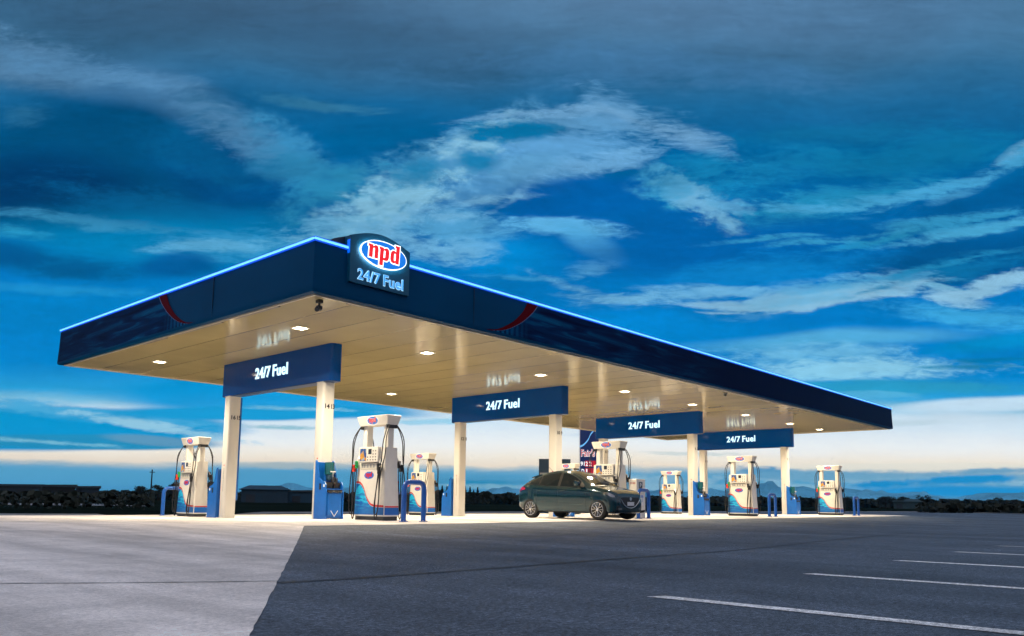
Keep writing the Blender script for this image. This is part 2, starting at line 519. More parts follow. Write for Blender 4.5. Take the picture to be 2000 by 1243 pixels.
class MB:
    """collects shapes, then links them as one mesh object"""
    def __init__(self):
        self.bm = bmesh.new()

    def add(self, verts, faces, mi=0):
        vs = [self.bm.verts.new(v) for v in verts]
        out = []
        for f in faces:
            try:
                fc = self.bm.faces.new([vs[i] for i in f])
                fc.material_index = mi
                out.append(fc)
            except ValueError:
                pass
        return vs, out

    def box(self, lo, hi, bev=0.0, mi=0, seg=2):
        x0, y0, z0 = lo; x1, y1, z1 = hi
        vs, fs = self.add([(x0, y0, z0), (x1, y0, z0), (x1, y1, z0), (x0, y1, z0), (x0, y0, z1), (x1, y0, z1), (x1, y1, z1), (x0, y1, z1)],
                          [(0, 3, 2, 1), (4, 5, 6, 7), (0, 1, 5, 4), (1, 2, 6, 5), (2, 3, 7, 6), (3, 0, 4, 7)], mi)
        if bev:
            es = list({e for f in fs for e in f.edges})
            r = bmesh.ops.bevel(self.bm, geom=es, offset=bev, segments=seg, affect='EDGES', profile=0.5)
            for f in r['faces']:
                f.material_index = mi
        return self

    def hull(self, rings, bev=0.0, mi=0):
        """loft of equal-length closed rings, capped"""
        n = len(rings[0])
        vs = [v for r in rings for v in r]
        fs = []
        for k in range(len(rings) - 1):
            for i in range(n):
                j = (i + 1) % n
                fs.append((k * n + i, k * n + j, (k + 1) * n + j, (k + 1) * n + i))
        fs.append(tuple(range(n))[::-1])
        fs.append(tuple((len(rings) - 1) * n + i for i in range(n)))
        v_, f_ = self.add(vs, fs, mi)
        if bev:
            es = list({e for f in f_ for e in f.edges})
            r = bmesh.ops.bevel(self.bm, geom=es, offset=bev, segments=2, affect='EDGES', profile=0.5)
            for f in r['faces']:
                f.material_index = mi
        return self

    def prism(self, poly, fn, d0, d1, bev=0.0, mi=0):
        """poly of 2D points, fn(a, b, d) -> 3D"""
        return self.hull([[fn(a, b, d0) for a, b in poly], [fn(a, b, d1) for a, b in poly]], bev, mi)

    def tube(self, pts, r, seg=8, mi=0, closed=False):
        pts = [Vector(p) for p in pts]
        n = len(pts)
        rings = []
        t0 = (pts[1] - pts[0]).normalized()
        a = Vector((0, 0, 1)) if abs(t0.z) < .9 else Vector((1, 0, 0))
        u = t0.cross(a).normalized()
        for i in range(n):
            if i == 0: t = pts[1] - pts[0]
            elif i == n - 1: t = pts[-1] - pts[-2]
            else: t = (pts[i + 1] - pts[i]).normalized() + (pts[i] - pts[i - 1]).normalized()
            t = t.normalized() if t.length > 1e-9 else t0
            u = (u - t * u.dot(t)).normalized()
            w = t.cross(u)
            rr = r[i] if isinstance(r, (list, tuple)) else r
            rings.append([pts[i] + (u * math.cos(2 * math.pi * k / seg) + w * math.sin(2 * math.pi * k / seg)) * rr for k in range(seg)])
        return self.hull(rings, 0, mi)

    def lathe(self, prof, center=(0, 0, 0), axis='z', seg=20, mi=0):
        """prof [(r, h)]"""
        c = Vector(center)
        rings = []
        for r, h in prof:
            ring = []
            for k in range(seg):
                a = 2 * math.pi * k / seg
                x, y = r * math.cos(a), r * math.sin(a)
                v = {'z': (x, y, h), 'x': (h, x, y), 'y': (y, h, x)}[axis]
                ring.append(c + Vector(v))
            rings.append(ring)
        return self.hull(rings, 0, mi)

    def poly(self, pts, mi=0):
        self.add(pts, [tuple(range(len(pts)))], mi)
        return self

    def build(self, name, mats, parent=None, smooth=False, normals=True, angle=35):
        if normals:
            bmesh.ops.recalc_face_normals(self.bm, faces=self.bm.faces)
        me = bpy.data.meshes.new(name)
        self.bm.to_mesh(me)
        self.bm.free()
        for m_ in (mats if isinstance(mats, (list, tuple)) else [mats]):
            me.materials.append(m_)
        if smooth:
            me.polygons.foreach_set('use_smooth', [True] * len(me.polygons))
            me.set_sharp_from_angle(angle=R(angle))
        return link(bpy.data.objects.new(name, me), parent)


def interp(tab, x):
    if x <= tab[0][0]: return tab[0][1]
    for (a, p), (b, q) in zip(tab, tab[1:]):
        if x <= b:
            t = (x - a) / (b - a)
            return p + (q - p) * t
    return tab[-1][1]


def interps(tab, x):
    """smooth (monotone-ish) interpolation"""
    n = len(tab)
    if x <= tab[0][0]: return tab[0][1]
    if x >= tab[-1][0]: return tab[-1][1]
    for i in range(n - 1):
        if x <= tab[i + 1][0]:
            break
    sl = [(tab[k + 1][1] - tab[k][1]) / (tab[k + 1][0] - tab[k][0]) for k in range(n - 1)]

    def tang(k):
        if k == 0: return sl[0]
        if k == n - 1: return sl[-1]
        a, b = sl[k - 1], sl[k]
        return 0 if a * b <= 0 else 2 * a * b / (a + b)
    h = tab[i + 1][0] - tab[i][0]
    t = (x - tab[i][0]) / h
    m0, m1 = tang(i) * h, tang(i + 1) * h
    return (2 * t ** 3 - 3 * t ** 2 + 1) * tab[i][1] + (t ** 3 - 2 * t ** 2 + t) * m0 + (-2 * t ** 3 + 3 * t ** 2) * tab[i + 1][1] + (t ** 3 - t ** 2) * m1


def text_mesh(name, s, origin, right, up, height, depth, m_, parent=None, bold=0.0, xs=1.0, center=True, width=None, shear=0.0):
    cu = bpy.data.curves.new('t', 'FONT')
    cu.body = s
    cu.size = 1
    cu.offset = bold
    cu.extrude = 0.5
    cu.shear = shear
    cu.space_character = 1.06
    cu.resolution_u = 4
    ob = bpy.data.objects.new('t', cu)
    COL.objects.link(ob)
    dg = bpy.context.evaluated_depsgraph_get()
    me = bpy.data.meshes.new_from_object(ob.evaluated_get(dg))
    bpy.data.objects.remove(ob)
    bpy.data.curves.remove(cu)
    xsn = [v.co.x for v in me.vertices]; ysn = [v.co.y for v in me.vertices]
    x0, x1, y0, y1 = min(xsn), max(xsn), min(ysn), max(ysn)
    k = height / (y1 - y0)
    kx = (width / (x1 - x0)) if width else k * xs
    right = Vector(right); up = Vector(up); nrm = right.cross(up)
    o0 = Vector(origin)
    cx = (x0 + x1) / 2 if center else x0
    cy = y0 if center is None else (y0 + y1) / 2
    for v in me.vertices:
        a, b, c = v.co
        v.co = o0 + right * ((a - cx) * kx) + up * ((b - cy) * k) + nrm * (c * depth)
    me.name = name
    me.materials.clear()
    me.materials.append(m_)
    return link(bpy.data.objects.new(name, me), parent)


def two_words(name, origin, right, height, depth, m_, parent, bold, width):
    right = Vector(right); o = Vector(origin)
    text_mesh(name, '24/7', o - right * (width * .262), right, (0, 0, 1), height * .97, depth, m_, parent, bold=bold, width=width * .475)
    text_mesh(name, 'Fuel', o + right * (width * .276), right, (0, 0, 1), height, depth, m_, parent, bold=bold, width=width * .448)


# the three heavy letters of the round badge, drawn as outlines (unit: x-height 1)
def badge_letters():
    n = [(0, 0), (.34, 0), (.34, .70), (.44, .78), (.52, .72), (.52, 0), (.86, 0), (.86, .80), (.80, .93), (.66, 1.0), (.50, .98), (.34, .86), (.34, .98), (-.10, 1.0), (-.10, .84), (0, .80)]
    p = [(0, -.42), (.34, -.42), (.34, .04), (.5, 0), (.72, .02), (.84, .14), (.88, .3), (.88, .74), (.82, .9), (.68, 1.0), (.5, .98), (.34, .88), (.34, .98), (-.10, 1.0), (-.10, .84), (0, .80)]
    pc = [(.34, .22), (.44, .2), (.52, .26), (.52, .74), (.44, .80), (.34, .74)]
    d = [(.86, 0), (.52, 0), (.52, .1), (.38, -.01), (.2, .02), (.06, .12), (0, .28), (0, .72), (.06, .88), (.2, .98), (.38, .99), (.52, .92), (.52, 1.25), (.42, 1.28), (.42, 1.42), (.86, 1.42)]
    dc = [(.52, .22), (.42, .2), (.34, .26), (.34, .74), (.42, .80), (.52, .74)]
    return [(n, None, 0.0), (p, pc, 1.02), (d, dc, 2.04)]


def badge(name, origin, right, up, w, m_oval, m_letter, m_rim, parent, depth=.01, rim=1.10, gap=0.004):
    """oval badge: rim disc, blue oval, letters with a white outline"""
    right = Vector(right); up = Vector(up); nrm = right.cross(up); O = Vector(origin)
    h = w * 0.46

    def P(x, y, d):
        return O + right * x + up * y + nrm * d
    N_ = 40
    mb = MB()
    ring = [(math.cos(2 * math.pi * i / N_), math.sin(2 * math.pi * i / N_)) for i in range(N_)]
    mb.prism([(a * w / 2 * rim, b * (h / 2 + w / 2 * (rim - 1))) for a, b in ring], P, 0, depth, mi=0)
    root = mb.build(name, [m_rim], parent)
    mb = MB()
    mb.prism([(a * w / 2, b * h / 2) for a, b in ring], P, depth, depth + gap, mi=0)
    ov = mb.build('oval', [m_oval], root)
    k = w * 0.235
    ox, oy = -w * 0.345, -h * 0.22
    sh = 0.06

    def T(x, y):
        return (ox + (x + sh * y) * k * 0.98, oy + y * k)

    def grow(poly, g):
        n = len(poly); out = []
        area = sum(poly[i][0] * poly[(i + 1) % n][1] - poly[(i + 1) % n][0] * poly[i][1] for i in range(n))
        sg = 1 if area > 0 else -1
        for i in range(n):
            a, b, c = Vector(poly[i - 1]), Vector(poly[i]), Vector(poly[(i + 1) % n])
            e1 = (b - a).normalized(); e2 = (c - b).normalized()
            n1 = Vector((e1.y, -e1.x)) * sg; n2 = Vector((e2.y, -e2.x)) * sg
            q = (n1 + n2)
            q = q / max(q.length_squared / 2, .6) if q.length > .1 else n1
            out.append(tuple(b + q * g))
        return out

    def solid(mb, poly, hole, d0, d1, mi):
        bm = mb.bm
        tmp = bmesh.new()
        loops = [poly] + ([hole] if hole else [])
        edges = []
        for lp in loops:
            vs = [tmp.verts.new((a, b, 0)) for a, b in lp]
            for i in range(len(vs)):
                edges.append(tmp.edges.new((vs[i], vs[(i + 1) % len(vs)])))
        bmesh.ops.triangle_fill(tmp, use_beauty=True, edges=edges, use_dissolve=False)
        tris = [[(v.co.x, v.co.y) for v in f.verts] for f in tmp.faces]
        tmp.free()
        for tr in tris:
            mb.add([P(a, b, d1) for a, b in tr], [tuple(range(len(tr)))], mi)
        for lp in loops:
            n = len(lp)
            mb.add([P(a, b, d0) for a, b in lp] + [P(a, b, d1) for a, b in lp], [(i, (i + 1) % n, n + (i + 1) % n, n + i) for i in range(n)], mi)

    mo = MB(); ml = MB()
    for poly, hole, off in badge_letters():
        pl = [T(x + off, y) for x, y in poly]
        hl = [T(x + off, y) for x, y in hole] if hole else None
        solid(mo, grow(pl, w * (.019 if w > 1 else .011)), None, depth + gap, depth + gap * 2, 0)
        solid(ml, pl, hl, depth + gap * 2, depth + gap * 3, 0)
        if hl:
            mo.prism(hl, P, depth + gap * 2, depth + gap * 2.2)
    mo.build('letter_outline', [m_rim], root)
    ml.build('letters', [m_letter], root)
    return root


# ------------------------------------------------------------------ ground
def gz(y):
    """the forecourt is crowned slightly under the front row of pumps"""
    return 0.11 * math.exp(-((y - 2.2) / 4.2) ** 2)


def ground_material(name, base, vals, big, fine, rough=0.85, speck=0.0, tint=None, spec=0.3, cracks=None, streaks=None):
    mt = bpy.data.materials.new(name)
    mt.use_nodes = True
    nt = mt.node_tree
    N = nt.nodes.new; L = nt.links.new
    b = nt.nodes['Principled BSDF']
    b.inputs['Roughness'].default_value = rough
    b.inputs['Specular IOR Level'].default_value = spec
    tc = N('ShaderNodeTexCoord')

    def noise(sc, det, rot=0, st=(1, 1, 1), rough_=.6):
        mp = N('ShaderNodeMapping'); mp.inputs['Rotation'].default_value = (0, 0, rot); mp.inputs['Scale'].default_value = st
        L(tc.outputs['Object'], mp.inputs[0])
        n = N('ShaderNodeTexNoise'); n.inputs['Scale'].default_value = sc; n.inputs['Detail'].default_value = det
        n.inputs['Roughness'].default_value = rough_
        L(mp.outputs[0], n.inputs[0])
        return n.outputs['Fac']

    def rng(x, a, b_, c, d):
        n = N('ShaderNodeMapRange'); L(x, n.inputs[0])
        for i, q in enumerate((a, b_, c, d)): n.inputs[i + 1].default_value = q
        return n.outputs[0]

    def mul(x, y):
        n = N('ShaderNodeMath'); n.operation = 'MULTIPLY'; L(x, n.inputs[0])
        if isinstance(y, float): n.inputs[1].default_value = y
        else: L(y, n.inputs[1])
        return n.outputs[0]
    f = rng(noise(big, 5), .3, .7, vals[0], vals[1])
    f = mul(f, rng(noise(fine, 6), .3, .7, .82, 1.16))
    # worn wheel bands and old streaks along the driving direction
    f = mul(f, rng(noise(.55, 6, R(38), (1, .10, 1)), .35, .65, .76, 1.20))
    f = mul(f, rng(noise(1.6, 5, R(62), (1, .06, 1)), .38, .62, .86, 1.12))
    if speck:
        f = mul(f, rng(noise(95, 2, rough_=.9), .35, .72, 1 - speck, 1 + speck * 1.8))
        f = mul(f, rng(noise(30, 3, rough_=.9), .42, .62, 1 - speck * .9, 1 + speck * 1.5))
        f = mul(f, rng(noise(9, 4, rough_=.8), .35, .7, 1 - speck * .35, 1 + speck * .5))
        f = mul(f, rng(noise(1.1, 3, R(20), (1, .3, 1)), .62, .74, 1, 1 - speck * .5))
    if cracks:
        wv = N('ShaderNodeTexVoronoi'); wv.feature = 'DISTANCE_TO_EDGE'; wv.inputs['Scale'].default_value = cracks
        mp = N('ShaderNodeMapping'); mp.inputs['Scale'].default_value = (1, .25, 1)
        L(tc.outputs['Object'], mp.inputs[0]); L(mp.outputs[0], wv.inputs[0])
        f = mul(f, rng(wv.outputs['Distance'], 0, .004, .78, 1.0))
    sc = N('ShaderNodeVectorMath'); sc.operation = 'SCALE'
    sc.inputs[0].default_value = base
    L(f, sc.inputs['Scale'])
    L(sc.outputs[0], b.inputs['Base Color'])
    bp = N('ShaderNodeBump'); bp.inputs['Strength'].default_value = .35; bp.inputs['Distance'].default_value = .01
    L(noise(60, 4), bp.inputs['Height'])
    L(bp.outputs[0], b.inputs['Normal'])
    return mt


ASPH = ground_material('asphalt', (0.080, 0.099, 0.130), (.70, 1.30), .22, 1.7, .72, speck=.5)
CONC = ground_material('concrete', (0.78, 0.72, 0.68), (.76, 1.10), .3, 1.6, .7, speck=.12)
GRASS = ground_material('grass', (0.008, 0.014, 0.012), (.5, 1.6), .02, .6, 1.0, speck=.2, spec=0.0)
ROADM = ground_material('pale road', (0.20, 0.21, 0.23), (.8, 1.2), .2, 1.0, .85)


def sheet(name, poly, dz, m_, ysplit=True):
    """flat polygon sheet that follows the crown of the forecourt"""
    bm = bmesh.new()
    vs = [bm.verts.new((x, y, 0)) for x, y in poly]
    bm.faces.new(vs)
    ys = [-12 + i * .8 for i in range(36)]
    for y in ys:
        g = bm.verts[:] + bm.edges[:] + bm.faces[:]
        bmesh.ops.bisect_plane(bm, geom=g, plane_co=(0, y, 0), plane_no=(0, 1, 0))
    for v in bm.verts:
        v.co.z = gz(v.co.y) + dz
    bmesh.ops.recalc_face_normals(bm, faces=bm.faces)
    for f in bm.faces:
        if f.normal.z < 0: f.normal_flip()
    me = bpy.data.meshes.new(name); bm.to_mesh(me); bm.free()
    me.materials.append(m_)
    o = link(bpy.data.objects.new(name, me))
    o['kind'] = 'structure'
    return o


G = 5600
ground = sheet('ground', [(-G, -G), (G, -G), (G, G), (-G, G)], -0.03, GRASS)
a = gnd(1777, 1001); b_ = gnd(2000, 1009)
asphalt = sheet('asphalt', [(-40, -60), (70, -60), (66, -14), (70, 3.0), (88, 12.0), (60, 15.2), (-40, 14.2)], 0.0, ASPH)
# ragged edge of the concrete towards the camera
edge = []
p0, p1 = Vector((-.04, -.10)), Vector((-15.52, -22.57))
for i in range(220):
    t_ = i / 219
    p = p0.lerp(p1, t_)
    j = rnd.uniform(-.004, .004)
    edge.append((p.x + j, p.y - j * .7))
fore = sheet('concrete_forecourt', [(39.5, 14.6), (-40, 14.4), (-40, -22.6)] + edge[::-1] + [(39.5, -.12)], 0.005, CONC)
# roads and verges beyond the station
for nm, pts, m_ in [
    ('road', [gnd(-200, 1004.5), gnd(226, 1008), gnd(190, 1002.8), gnd(-200, 1001.2)], ROADM),
    ('far_road', [gnd(-200, 984.0), gnd(175, 987.2), gnd(300, 988.5), gnd(210, 984.3), gnd(-200, 980.2)], ROADM),
]:
    sheet(nm, [(p.x, p.y) for p in pts], -0.02, m_)
sheet('service_road', [(8, 17.0), (44, 15.6), (70, 16.3), (90, 13.0), (120, 17.0), (70, 20.5), (12, 21.5)], -0.015, ROADM)

# parking bay lines
LINE = ground_material('road paint', (0.86, 0.86, 0.86), (.78, 1.05), 1.5, 8, .6, speck=.32)
ordn = ['nearest', 'second', 'third', 'fourth', 'farthest']
for i in range(5):
    x = -4.4877 + 2.5 * i
    o = sheet('parking_line', [(x - .065, -10.78), (x + .065, -10.84), (x + .065, -17.2), (x - .065, -17.2)], 0.004, LINE)
    tag(o, '%s white painted parking bay line on the dark asphalt at lower right' % ordn[i] if i not in (0, 4) else
        ('longest and %s white painted parking bay line at lower right' % ordn[i] if i == 0 else 'shortest, farthest white parking bay line at the right edge'), None, 'parking bay lines')

# long tar seams and tyre trails on the asphalt
TAR = ground_material('tar seam', (0.045, 0.05, 0.06), (.7, 1.2), 1, 5, .6)


def seam(px, w, nm='tar_seam', mt=TAR, dz=.003):
    pts = [gnd(u, v) for u, v in px]
    pts = smooth_curve([(p.x, p.y, 0) for p in pts], 6)
    lf, rg = [], []
    for i, p in enumerate(pts):
        d = (pts[min(i + 1, len(pts) - 1)] - pts[max(i - 1, 0)]).normalized()
        n = Vector((-d.y, d.x, 0)); ww = w * rnd.uniform(.6, 1.2)
        lf.append(p + n * ww / 2); rg.append(p - n * ww / 2)
    mb = MB()
    for i in range(len(pts) - 1):
        mb.add([(q.x, q.y, gz(q.y) + dz) for q in (lf[i], lf[i + 1], rg[i + 1], rg[i])], [(0, 1, 2, 3)])
    o = mb.build(nm, mt, normals=False)
    o['kind'] = 'structure'
    return o


seam([(545, 1139), (700, 1130), (1000, 1108), (1260, 1088), (1440, 1075), (1620, 1056), (1780, 1041)], .10)
seam([(1200, 1032), (1500, 1037), (1800, 1044), (2100, 1052)], .10, dz=.0035)
seam([(0, 1142), (200, 1141), (400, 1139), (545, 1137)], .03, 'concrete_joint', mat('joint', (.22, .22, .22), .9), .009)
seam([(590, 1060), (800, 1056), (1100, 1047), (1400, 1030)], .05, dz=.0038)


# ------------------------------------------------------------------ canopy
A_, B__, HS = 14.1156, 37.1452, 4.805
HT = 5.915


def led_mat():
    return mat('led core', (0, 0, 0), .5, emis=(0.20, 0.72, 1.0), es=1.25)


FASC = mat('fascia blue panel', (0.0, 0.050, 0.135), 0.35, spec=.03, noise=(.5, .14, 3))


def drape_material(name, c0, c1, c2):
    """printed flag artwork: long waving folds"""
    mt = bpy.data.materials.new(name); mt.use_nodes = True
    nt = mt.node_tree; N = nt.nodes.new; L = nt.links.new
    b = nt.nodes['Principled BSDF']; b.inputs['Roughness'].default_value = .4; b.inputs['Specular IOR Level'].default_value = .02
    uv = N('ShaderNodeUVMap')
    mp = N('ShaderNodeMapping'); L(uv.outputs[0], mp.inputs[0]); mp.inputs['Scale'].default_value = (.34, 2.9, 1)
    mp.inputs['Rotation'].default_value = (0, 0, R(-9))
    n = N('ShaderNodeTexNoise'); n.inputs['Scale'].default_value = 1.5; n.inputs['Detail'].default_value = 3.5; n.inputs['Distortion'].default_value = .9
    L(mp.outputs[0], n.inputs[0])
    cr = N('ShaderNodeValToRGB'); L(n.outputs['Fac'], cr.inputs[0])
    e = cr.color_ramp.elements
    e[0].position = .3; e[0].color = c0 + (1,)
    e[1].position = .72; e[1].color = c2 + (1,)
    q = e.new(.52); q.color = c1 + (1,)
    # folds fade towards the far end of the print
    sx = N('ShaderNodeSeparateXYZ'); L(uv.outputs[0], sx.inputs[0])
    mr = N('ShaderNodeMapRange'); L(sx.outputs[0], mr.inputs[0])
    mr.inputs[1].default_value = 0; mr.inputs[2].default_value = 13; mr.inputs[3].default_value = 0; mr.inputs[4].default_value = 1
    # gathered vertical folds near the red ribbon
    w = N('ShaderNodeTexWave'); w.inputs['Scale'].default_value = 1.7; w.inputs['Distortion'].default_value = 2.5; w.inputs['Detail'].default_value = 2
    L(uv.outputs[0], w.inputs[0])
    m2 = N('ShaderNodeMix'); m2.data_type = 'RGBA'
    mr2 = N('ShaderNodeMapRange'); L(sx.outputs[0], mr2.inputs[0])
    mr2.inputs[1].default_value = .2; mr2.inputs[2].default_value = 1.7; mr2.inputs[3].default_value = .75; mr2.inputs[4].default_value = 0
    fm = N('ShaderNodeMath'); fm.operation = 'MULTIPLY'; L(w.outputs['Fac'], fm.inputs[0]); L(mr2.outputs[0], fm.inputs[1])
    L(fm.outputs[0], m2.inputs[0]); L(cr.outputs[0], m2.inputs[6]); m2.inputs[7].default_value = tuple(x * 1.5 for x in c2) + (1,)
    m3 = N('ShaderNodeMix'); m3.data_type = 'RGBA'
    L(mr.outputs[0], m3.inputs[0]); L(m2.outputs[2], m3.inputs[6]); m3.inputs[7].default_value = c0 + (1,)
    L(m3.outputs[2], b.inputs['Base Color'])
    return mt


DRAPE = drape_material('printed flag folds', (0.0, 0.005, 0.036), (0.0, 0.028, 0.11), (0.0, 0.13, 0.30))


def soffit_material():
    mt = bpy.data.materials.new('soffit panels'); mt.use_nodes = True
    nt = mt.node_tree; N = nt.nodes.new; L = nt.links.new
    b = nt.nodes['Principled BSDF']
    tc = N('ShaderNodeTexCoord')
    sx = N('ShaderNodeSeparateXYZ'); L(tc.outputs['Object'], sx.inputs[0])

    def m(op, a, b2):
        n = N('ShaderNodeMath'); n.operation = op
        for i, x in enumerate((a, b2)):
            if isinstance(x, (int, float)): n.inputs[i].default_value = x
            else: L(x, n.inputs[i])
        return n.outputs[0]
    PW = 1.2
    cell = m('DIVIDE', sx.outputs[0], PW)
    fr = m('FRACT', cell, 0)
    idx = m('FLOOR', cell, 0)
    d = m('ABSOLUTE', m('SUBTRACT', fr, .5), 0)
    line = N('ShaderNodeMapRange'); L(d, line.inputs[0])
    line.inputs[1].default_value = .489; line.inputs[2].default_value = .494; line.inputs[3].default_value = 1; line.inputs[4].default_value = .22
    wn = N('ShaderNodeTexWhiteNoise'); wn.noise_dimensions = '1D'; L(idx, wn.inputs['W'])
    pv = N('ShaderNodeMapRange'); L(wn.outputs['Value'], pv.inputs[0]); pv.inputs[3].default_value = .93; pv.inputs[4].default_value = 1.05
    ns = N('ShaderNodeTexNoise'); ns.inputs['Scale'].default_value = .9; ns.inputs['Detail'].default_value = 5
    L(tc.outputs['Object'], ns.inputs[0])
    nv = N('ShaderNodeMapRange'); L(ns.outputs['Fac'], nv.inputs[0]); nv.inputs[1].default_value = .3; nv.inputs[2].default_value = .7
    nv.inputs[3].default_value = .93; nv.inputs[4].default_value = 1.05
    f = m('MULTIPLY', m('MULTIPLY', line.outputs[0], pv.outputs[0]), nv.outputs[0])
    sc = N('ShaderNodeVectorMath'); sc.operation = 'SCALE'; sc.inputs[0].default_value = (0.54, 0.45, 0.235)
    L(f, sc.inputs['Scale']); L(sc.outputs[0], b.inputs['Base Color'])
    b.inputs['Roughness'].default_value = .125
    b.inputs['Specular IOR Level'].default_value = 1.0
    # slow waviness of the thin sheets
    n2 = N('ShaderNodeTexNoise'); n2.inputs['Scale'].default_value = .8; n2.inputs['Detail'].default_value = 2
    L(tc.outputs['Object'], n2.inputs[0])
    bp = N('ShaderNodeBump'); bp.inputs['Strength'].default_value = .12; bp.inputs['Distance'].default_value = .02
    L(n2.outputs['Fac'], bp.inputs['Height']); L(bp.outputs[0], b.inputs['Normal'])
    return mt


def build_canopy():
    root = empty('canopy', (0, 0, HS))
    tag(root, 'long flat blue canopy with cream underside and glowing blue roof edge over the pumps', 'canopy')
    # local z = world z - HS
    T = HT - HS
    fl = .10   # the fascia leans outward towards its foot

    def side(name, P0, P1, outw):
        """fascia run from P0 to P1 (2D), outward normal outw"""
        prof = [(0.0, T), (0.012, T - .05), (.03, T * .5), (.045, .16), (.05, .05), (.03, .0), (-.02, -.012), (-.09, -.012), (-.09, .02), (-.12, .02), (-.12, T)]
        mb = MB()
        P0 = Vector(P0); P1 = Vector(P1); o = Vector(outw)
        dvec = (P1 - P0).normalized()
        r0, r1 = [], []
        for a, z in prof:
            e = a
            q0 = P0 + o * a - dvec * a; q1 = P1 + o * a + dvec * a
            r0.append((q0.x, q0.y, z)); r1.append((q1.x, q1.y, z))
        mb.hull([r0, r1])
        return mb.build(name, FASC, root, smooth=True, angle=50)
    side('fascia', (0, 0), (B__, 0), (0, -1))
    side('fascia', (0, A_), (0, 0), (-1, 0))
    side('fascia', (B__, A_), (0, A_), (0, 1))
    side('fascia', (B__, 0), (B__, A_), (1, 0))
    # panel joints of the fascia
    mb = MB()
    for x in (3.05, 8.2, 12.3, 16.4, 20.5, 24.6, 28.7, 32.8):
        mb.box((x - .004, -.05, .1), (x + .004, -.028, T - .1))
    for y in (4.1, 8.2, 11.2):
        mb.box((-.05, y - .004, .1), (-.028, y + .004, T - .1))
    mb.bm.free()
    for x in (4.6,):
        MB().box((x - .0035, -.0525, .06), (x + .0035, -.03, T - .06)).build('panel_joint', mat('dark blue joint', (0, .02, .05), .6), root)  # joints in a darker fascia blue
    for y in (4.1,):
        MB().box((-.0525, y - .0035, .06), (-.03, y + .0035, T - .06)).build('panel_joint', mat('dark blue joint', (0, .02, .05), .6), root)
    # soffit
    mb = MB()
    mb.box((.10, .10, 0.0), (B__ - .10, A_ - .10, .06))
    sof = mb.build('soffit', soffit_material(), root)
    # roof deck
    MB().box((.12, .12, .3), (B__ - .12, A_ - .12, .38)).build('roof_deck', GREY, root)
    # light-coloured edge trim, and dark strips in segments that imitate its shadow gap
    TR = mat('soffit trim', (0.62, 0.56, 0.45), .35)
    mb = MB()
    mb.box((.10, .11, -.035), (B__ - .1, .15, -.004)); mb.box((.11, .15, -.035), (.15, A_ - .1, -.004))
    mb.box((.15, A_ - .15, -.035), (B__ - .1, A_ - .11, -.004)); mb.box((B__ - .15, .15, -.035), (B__ - .11, A_ - .15, -.004))
    mb.build('edge_trim', TR, root)
    mb = MB()
    x = 1.0
    while x < B__ - 2:
        l = rnd.uniform(1.4, 2.6)
        MB().box((x, .17, -.028), (x + l, .25, -.004), .004).build('shadow_gap_strip', mat('tray', (.12, .10, .08), .4), root)  # dark strip painting the shade of the gap beside the trim
        x += l + rnd.uniform(.35, .9)
    y = 1.6
    while y < A_ - 5:
        l = rnd.uniform(1.4, 2.6)
        MB().box((.17, y, -.028), (.25, y + l, -.004), .004).build('shadow_gap_strip', mat('tray', (.12, .10, .08), .4), root)
        y += l + rnd.uniform(.5, 1.2)
    mb.bm.free()
    # glowing edge: a cyan-white tube between two blue diffuser lips
    LB = mat('led blue lip', (0, 0, .02), .5, emis=(0.0, 0.09, 0.95), es=.95)
    c, l1 = MB(), MB()
    for lo, hi, mbx in [((-.035, -.055, T - .018), (B__ + .035, .0, T + .026), c), ((-.055, .0, T - .018), (.0, A_ + .035, T + .026), c),
                        ((-.05, -.04, T - .046), (B__ + .04, .01, T - .0205), l1), ((-.04, .01, T - .046), (.01, A_ + .04, T - .0205), l1),
                        ((-.03, -.035, T + .0285), (B__ + .03, .02, T + .052), l1), ((-.035, .02, T + .0285), (.02, A_ + .03, T + .052), l1),
                        ((B__, .0, T - .02), (B__ + .055, A_, T + .03), c), ((.0, A_, T - .02), (B__ + .03, A_ + .055, T + .03), c)]:
        mbx.box(lo, hi)
    c.build('light_tube', led_mat(), root)
    l1.build('light_lip', LB, root)

    # printed artwork: ribbon and waving flag, mirrored on both visible sides
    def ribbon(side_):
        # s: distance from the corner, z local
        inner = [(7.04, 1.06), (6.86, .86), (6.55, .60), (6.2, .38), (5.75, .18), (5.25, .07)]
        outer = [(6.62, 1.06), (6.45, .80), (6.15, .52), (5.8, .30), (5.4, .13), (5.0, .07)]
        if side_ == 'x':
            f = lambda s, z, d: (s, -.030 - .022 * (1 - z / T) - d, z)
        else:
            inner = [(s_ - .0, z_) for s_, z_ in inner]; f = lambda s, z, d: (-.030 - .022 * (1 - z / T) - d, s, z)
        I = smooth_curve([(a, b, 0) for a, b in inner], 5); O = smooth_curve([(a, b, 0) for a, b in outer], 5)
        mb = MB()
        for i in range(len(I) - 1):
            q = [(I[i].x, I[i].y), (I[i + 1].x, I[i + 1].y), (O[i + 1].x, O[i + 1].y), (O[i].x, O[i].y)]
            mb.hull([[f(a, b, .002) for a, b in q], [f(a, b, .008) for a, b in q]])
        mb.build('red_ribbon', mat('dark red vinyl', (0.085, 0.001, 0.005), .5, spec=.03), root)
        mb = MB()
        for i in range(len(I) - 1):
            w_ = .035
            q = [(I[i].x, I[i].y), (I[i + 1].x, I[i + 1].y), (I[i + 1].x + w_, I[i + 1].y + .01), (I[i].x + w_, I[i].y)]
            mb.hull([[f(a, b, .002) for a, b in q], [f(a, b, .0075) for a, b in q]])
        mb.build('ribbon_piping', mat('piping blue', (0.05, 0.13, 0.30), .3), root)
        # flag field
        mb = MB()
        uvl = []
        end = B__ - .02 if side_ == 'x' else A_ - .02
        m_ = len(I)
        vs = []
        zt, zb = T - .07, .07
        n_ = 44
        cols = []
